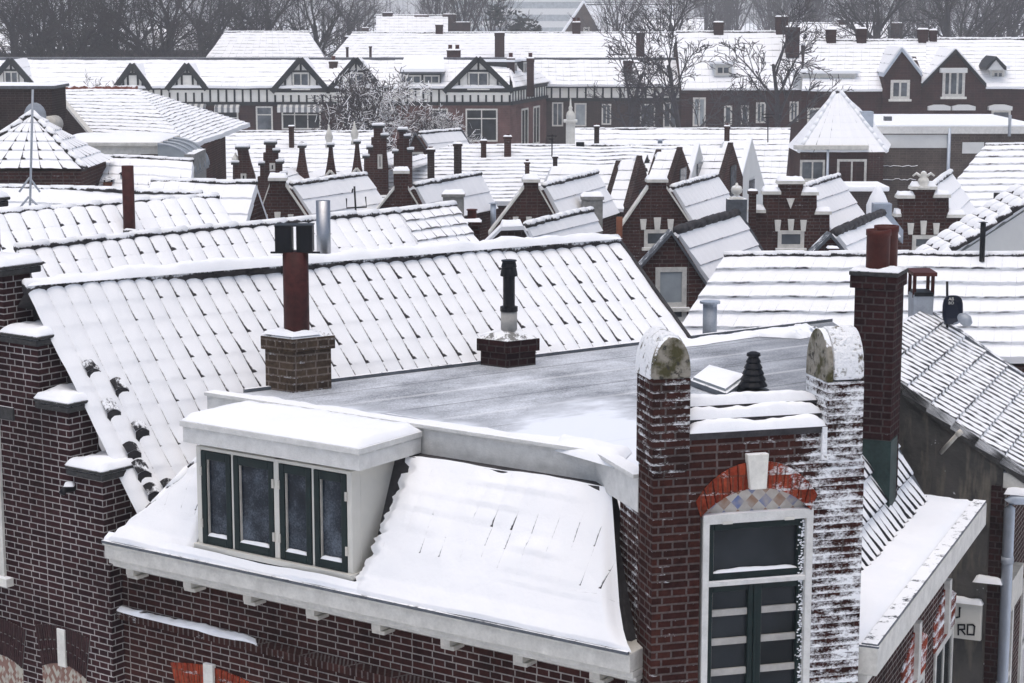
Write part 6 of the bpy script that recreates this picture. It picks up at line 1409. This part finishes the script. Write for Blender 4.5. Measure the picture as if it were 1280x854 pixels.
tree('near', 972, 158, 112, 13.8, 4.0, 'bare tree standing nearest the wide white dormer', TGn)
tree('near', 908, 160, 120, 7.5, 5.2, 'short bare tree between two taller bare trees', TGn)
tree('near', 165, 130, 100, 8.5, 1.0, 'pale birch-like bare tree before the left timbered gables', TGn, 0, .8)
tree('near', 105, 110, 104, 9.0, 5.6, 'thin brownish bare tree in front of the left timbered roof', TGn, 0, .7)
bt = [('spread', 24, 152, 17, 'thick dark tree trunk at the far upper left'), ('spread', 62, 158, 17, 'dark branching tree second from the left edge'), ('spread', 88, 150, 16, 'leaning dark tree above the left timbered roof'),
      ('spread', 150, 156, 16, 'tree with drooping limbs left of the great many-stemmed one'), ('spread', 205, 150, 17, 'great many-stemmed bare tree at upper left'), ('spread', 255, 176, 17, 'bare tree left of the hipped white roof'),
      ('spread', 335, 180, 17, 'spreading bare tree directly behind the hipped white roof'), ('spread', 392, 186, 16, 'slanting bare tree right of the hipped white roof'), ('slim', 545, 225, 19, 'thin leaning tree left of the dark evergreens'),
      ('slim', 588, 225, 20, 'straight dark stem against the dark evergreens'), ('slim', 604, 235, 18, 'second slender stem before the dark evergreens'), ('spread', 838, 190, 16, 'broad bare tree above the reddish chimney'),
      ('slim', 880, 235, 19, 'slim bare tree left of the crowded stems'), ('slim', 905, 240, 20, 'first of the crowded upright stems'), ('slim', 930, 230, 21, 'second of the crowded upright stems'), ('slim', 952, 238, 20, 'third of the crowded upright stems'),
      ('slim', 978, 228, 20, 'last of the crowded upright stems'), ('slim', 1022, 225, 20, 'upright tree above the upper-right chimneys'), ('slim', 1058, 232, 20, 'forked tree behind the square chimneys at upper right'), ('spread', 1096, 180, 17, 'dense bare tree over the left upper-right brick house'),
      ('slim', 1140, 228, 19, 'bare tree behind the paired chimneys'), ('spread', 1190, 175, 18, 'tall dark trunk above the party wall'), ('slim', 1212, 230, 20, 'dark upright stem just left of the conifer'), ('spread', 1262, 218, 19, 'bare tree at the upper right corner'), ('slim', 1160, 250, 19, 'faint grey tree between the upper-right trunks'),
      ('spread', 1120, 262, 18, 'paler bare tree far behind the upper-right chimneys'), ('spread', 440, 250, 17, 'pale bare tree in the haze left of the chimney cluster'), ('slim', 780, 245, 18, 'thin pale tree right of the grey gable'),
      ('spread', 300, 235, 18, 'bare tree between the hipped roof and the many-stemmed one'), ('spread', 120, 238, 18, 'hazy bare tree above the upper-left roofs'), ('spread', 1010, 258, 18, 'hazy tree right of the crowded stems'), ('spread', 1235, 255, 19, 'hazy tree behind the conifer')]
for i, (k, px, Y, H, lab) in enumerate(bt):
    if k == 'slim' and px > 800: Y *= 1.25; H *= 1.1
    tree(k, px, 60, Y, H, i * 2.399, lab, TGp)
# evergreens and dark bushes: leaf clumps through the crown
def leafy(name, label, px, py, Y, w, h, n=2600, cone=False, seed=1, size=.35):
    rr = random.Random(seed); p = pY(px, py, Y); t_ = thing(name, label, 'tree', (p.x, p.y, 0), 'evergreen trees'); top = p.z; mb = MB()
    mb.tube([(p.x, p.y, 0), (p.x, p.y, top - h * .3)], [.25, .08], 6); mb.build('trunk', M['bark'], t_); mb = MB()
    cl = [V((rr.gauss(0, .33), rr.gauss(0, .33), rr.uniform(.1, .95))) for _ in range(26)]
    for i in range(n):
        if cone: z_ = rr.random() ** 1.3; r = (1 - z_) * .5 * (.55 + .45 * math.sin(z_ * 40)) ; a = rr.uniform(0, 6.283); r *= rr.uniform(.5, 1); q = V((r * math.cos(a), r * math.sin(a), z_))
        else:
            c = rr.choice(cl); q = c + V((rr.gauss(0, .085), rr.gauss(0, .085), rr.gauss(0, .075)))
            if q.x ** 2 + q.y ** 2 > .26 * (1.15 - q.z * q.z): continue
        q = V((p.x + q.x * w, p.y + q.y * w, top - h + q.z * h)); d = V((rr.uniform(-1, 1), rr.uniform(-1, 1), rr.uniform(-.6, .4))).normalized() * size * rr.uniform(.5, 1.3); e = d.orthogonal().normalized() * size * .4
        mb.face([q - e, q + d, q + e, q - d * .3])
    mb.build('crown', M['dark_leaf'], t_); return t_
leafy('conifer', 'small dark conifer above the upper-right ridge', 1236, 28, 200, 4.2, 9, 1800, True, 3, .45)
leafy('evergreen_tree', 'broad dark evergreen mass right of centre above the long roof', 632, 6, 222, 7.5, 9, 3400, False, 4, .5)
leafy('evergreen_tree', 'lower dark evergreen beside the grey gable', 655, 17, 215, 4.5, 7, 2000, False, 5, .45)
leafy('evergreen_tree', 'rounded purple-dark bush above the left timbered ridge', 112, 42, 180, 5.5, 6.5, 2600, False, 6, .3)
# far woods: one brushy mass along the horizon
rr = random.Random(77); mb = MB()
for i in range(520):
    x = rr.uniform(-280, 300); y = rr.uniform(450, 800); H = rr.uniform(12, 21); 
    if abs(x - 10) < 22 and rr.random() < .75: continue
    t_ = V((x + rr.gauss(0, 1), y, H)); mb.tube([(x, y, 0), t_], [.22, .05], 3, caps=False)
    for k in range(9):
        f = rr.uniform(.3, .95); b = lerp(V((x, y, 0)), t_, f); d = V((rr.gauss(0, 1), rr.gauss(0, .5), rr.uniform(.4, 1.6))).normalized() * H * .32 * (1.2 - f); mb.tube([b, b + d], [.09, .03], 3, caps=False)
o = mb.build('distant_woods', M['bark_pale']); o['kind'] = 'stuff'; o['label'] = 'distant leafless woods fading into haze'
chimney(lr1, 742, 158, 750, 172, Y=75.5, mat='brick_dusk', pots=2, potpx=4); chimney(lr1, 905, 158, 913, 174, Y=75.5, mat='brick_mid', pots=1, potpx=4); chimney(lr3, 360, 158, 368, 174, Y=76.5, mat='brick_mid')
# aerials
def aerial(label, base, top, Y, arms):
    a, b = pY(*base, Y), pY(*top, Y); t_ = thing('roof_aerial', label, 'aerial', a); mb = MB(); mb.tube([a - Z * .3, b], .022, 6); mb.build('mast', M['zinc' if len(arms) > 3 else 'black'], t_, True)
    for p in arms: mb = MB(); mb.tube([pY(*q, Y) for q in p], .018, 5); mb.build('arm', M['black' if len(arms) < 4 else 'zinc'], t_, True)
    return t_
aerial('tall thin mast on tripod stays at the left edge', (36, 262), (41, 112), 33, [[(37, 222), (24, 240)], [(37, 222), (50, 240)], [(36, 246), (23, 262)], [(36, 246), (52, 262)]])
aerial('trident-shaped aerial on the roof beside the small brick gable', (446, 275), (443, 233), 44, [[(433, 248), (433.5, 260), (458, 259), (457, 246)], [(441, 236), (440, 241)]])
aerial('comb-shaped aerial above the long white roof left of the pyramid-roofed house', (960, 168), (960, 140), 75, [[(952, 143), (968, 143)], [(954, 147), (966, 147)]])
aerial('small crossed aerial on the wide scored roof behind the skylit gable', (690, 190), (690, 168), 65, [[(684, 170), (696, 170)], [(686, 174), (694, 174)]])
HAZE=0.0007; EXPO=0.03
# ================================================================== air, ground, light, camera
mb = MB(); mb.face([(-900, -30, 0), (900, -30, 0), (900, 1500, 0), (-900, 1500, 0)])
gd = mb.build('ground', M['snow']); gd['kind'] = 'structure'
if HAZE:
    mb = MB(); mb.box((-950, -60, -1.0), (1900, 0, 0), (0, 1620, 0), (0, 0, 46)); hz = mb.build('haze', M['snow']); hz['kind'] = 'stuff'
    m = bpy.data.materials.new('pale_winter_air'); m.use_nodes = True; nt = m.node_tree
    nt.nodes.remove(nt.nodes['Principled BSDF']); pv = nt.nodes.new('ShaderNodeVolumePrincipled')
    pv.inputs['Color'].default_value = (.96, .975, .99, 1); pv.inputs['Density'].default_value = HAZE
    nt.links.new(pv.outputs[0], nt.nodes['Material Output'].inputs['Volume'])
    hz.data.materials.clear(); hz.data.materials.append(m)
for o in scene.objects:
    if '_base' in o: del o['_base']
w = bpy.data.worlds.new('World'); scene.world = w; w.use_nodes = True
nt = w.node_tree; sky = nt.nodes.new('ShaderNodeTexSky'); sky.sky_type = 'NISHITA'; sky.sun_disc = False
SUN_EL, SUN_ROT = math.radians(78), math.radians(190)
sky.sun_elevation = SUN_EL; sky.sun_rotation = SUN_ROT; sky.air_density = 1.0; sky.dust_density = 5.0; sky.ozone_density = 1.2
bg = nt.nodes['Background']; bg.inputs['Strength'].default_value = .142
nt.links.new(sky.outputs[0], bg.inputs['Color'])
sd = bpy.data.lights.new('sun', 'SUN'); sd.energy = 1.0; sd.angle = math.radians(80); sd.color = (1.0, .985, .965)
so = bpy.data.objects.new('sun', sd); COL.objects.link(so); so.location = (0, -20, 60)
dirv = V((math.sin(SUN_ROT) * math.cos(SUN_EL), math.cos(SUN_ROT) * math.cos(SUN_EL), math.sin(SUN_EL)))
so.rotation_euler = dirv.to_track_quat('Z', 'Y').to_euler()
cd = bpy.data.cameras.new('camera'); cd.sensor_width = 36; cd.lens = F / 1280 * 36; cd.clip_end = 4000; cd.clip_start = .5
co = bpy.data.objects.new('camera', cd); COL.objects.link(co); co.location = CAM
co.rotation_euler = (math.pi / 2 - TH, 0, 0); scene.camera = co
scene.view_settings.view_transform = 'Standard'; scene.view_settings.look = 'None'
scene.view_settings.exposure = EXPO; scene.view_settings.gamma = 1
scene.cycles.max_bounces = 6; scene.cycles.volume_bounces = 2
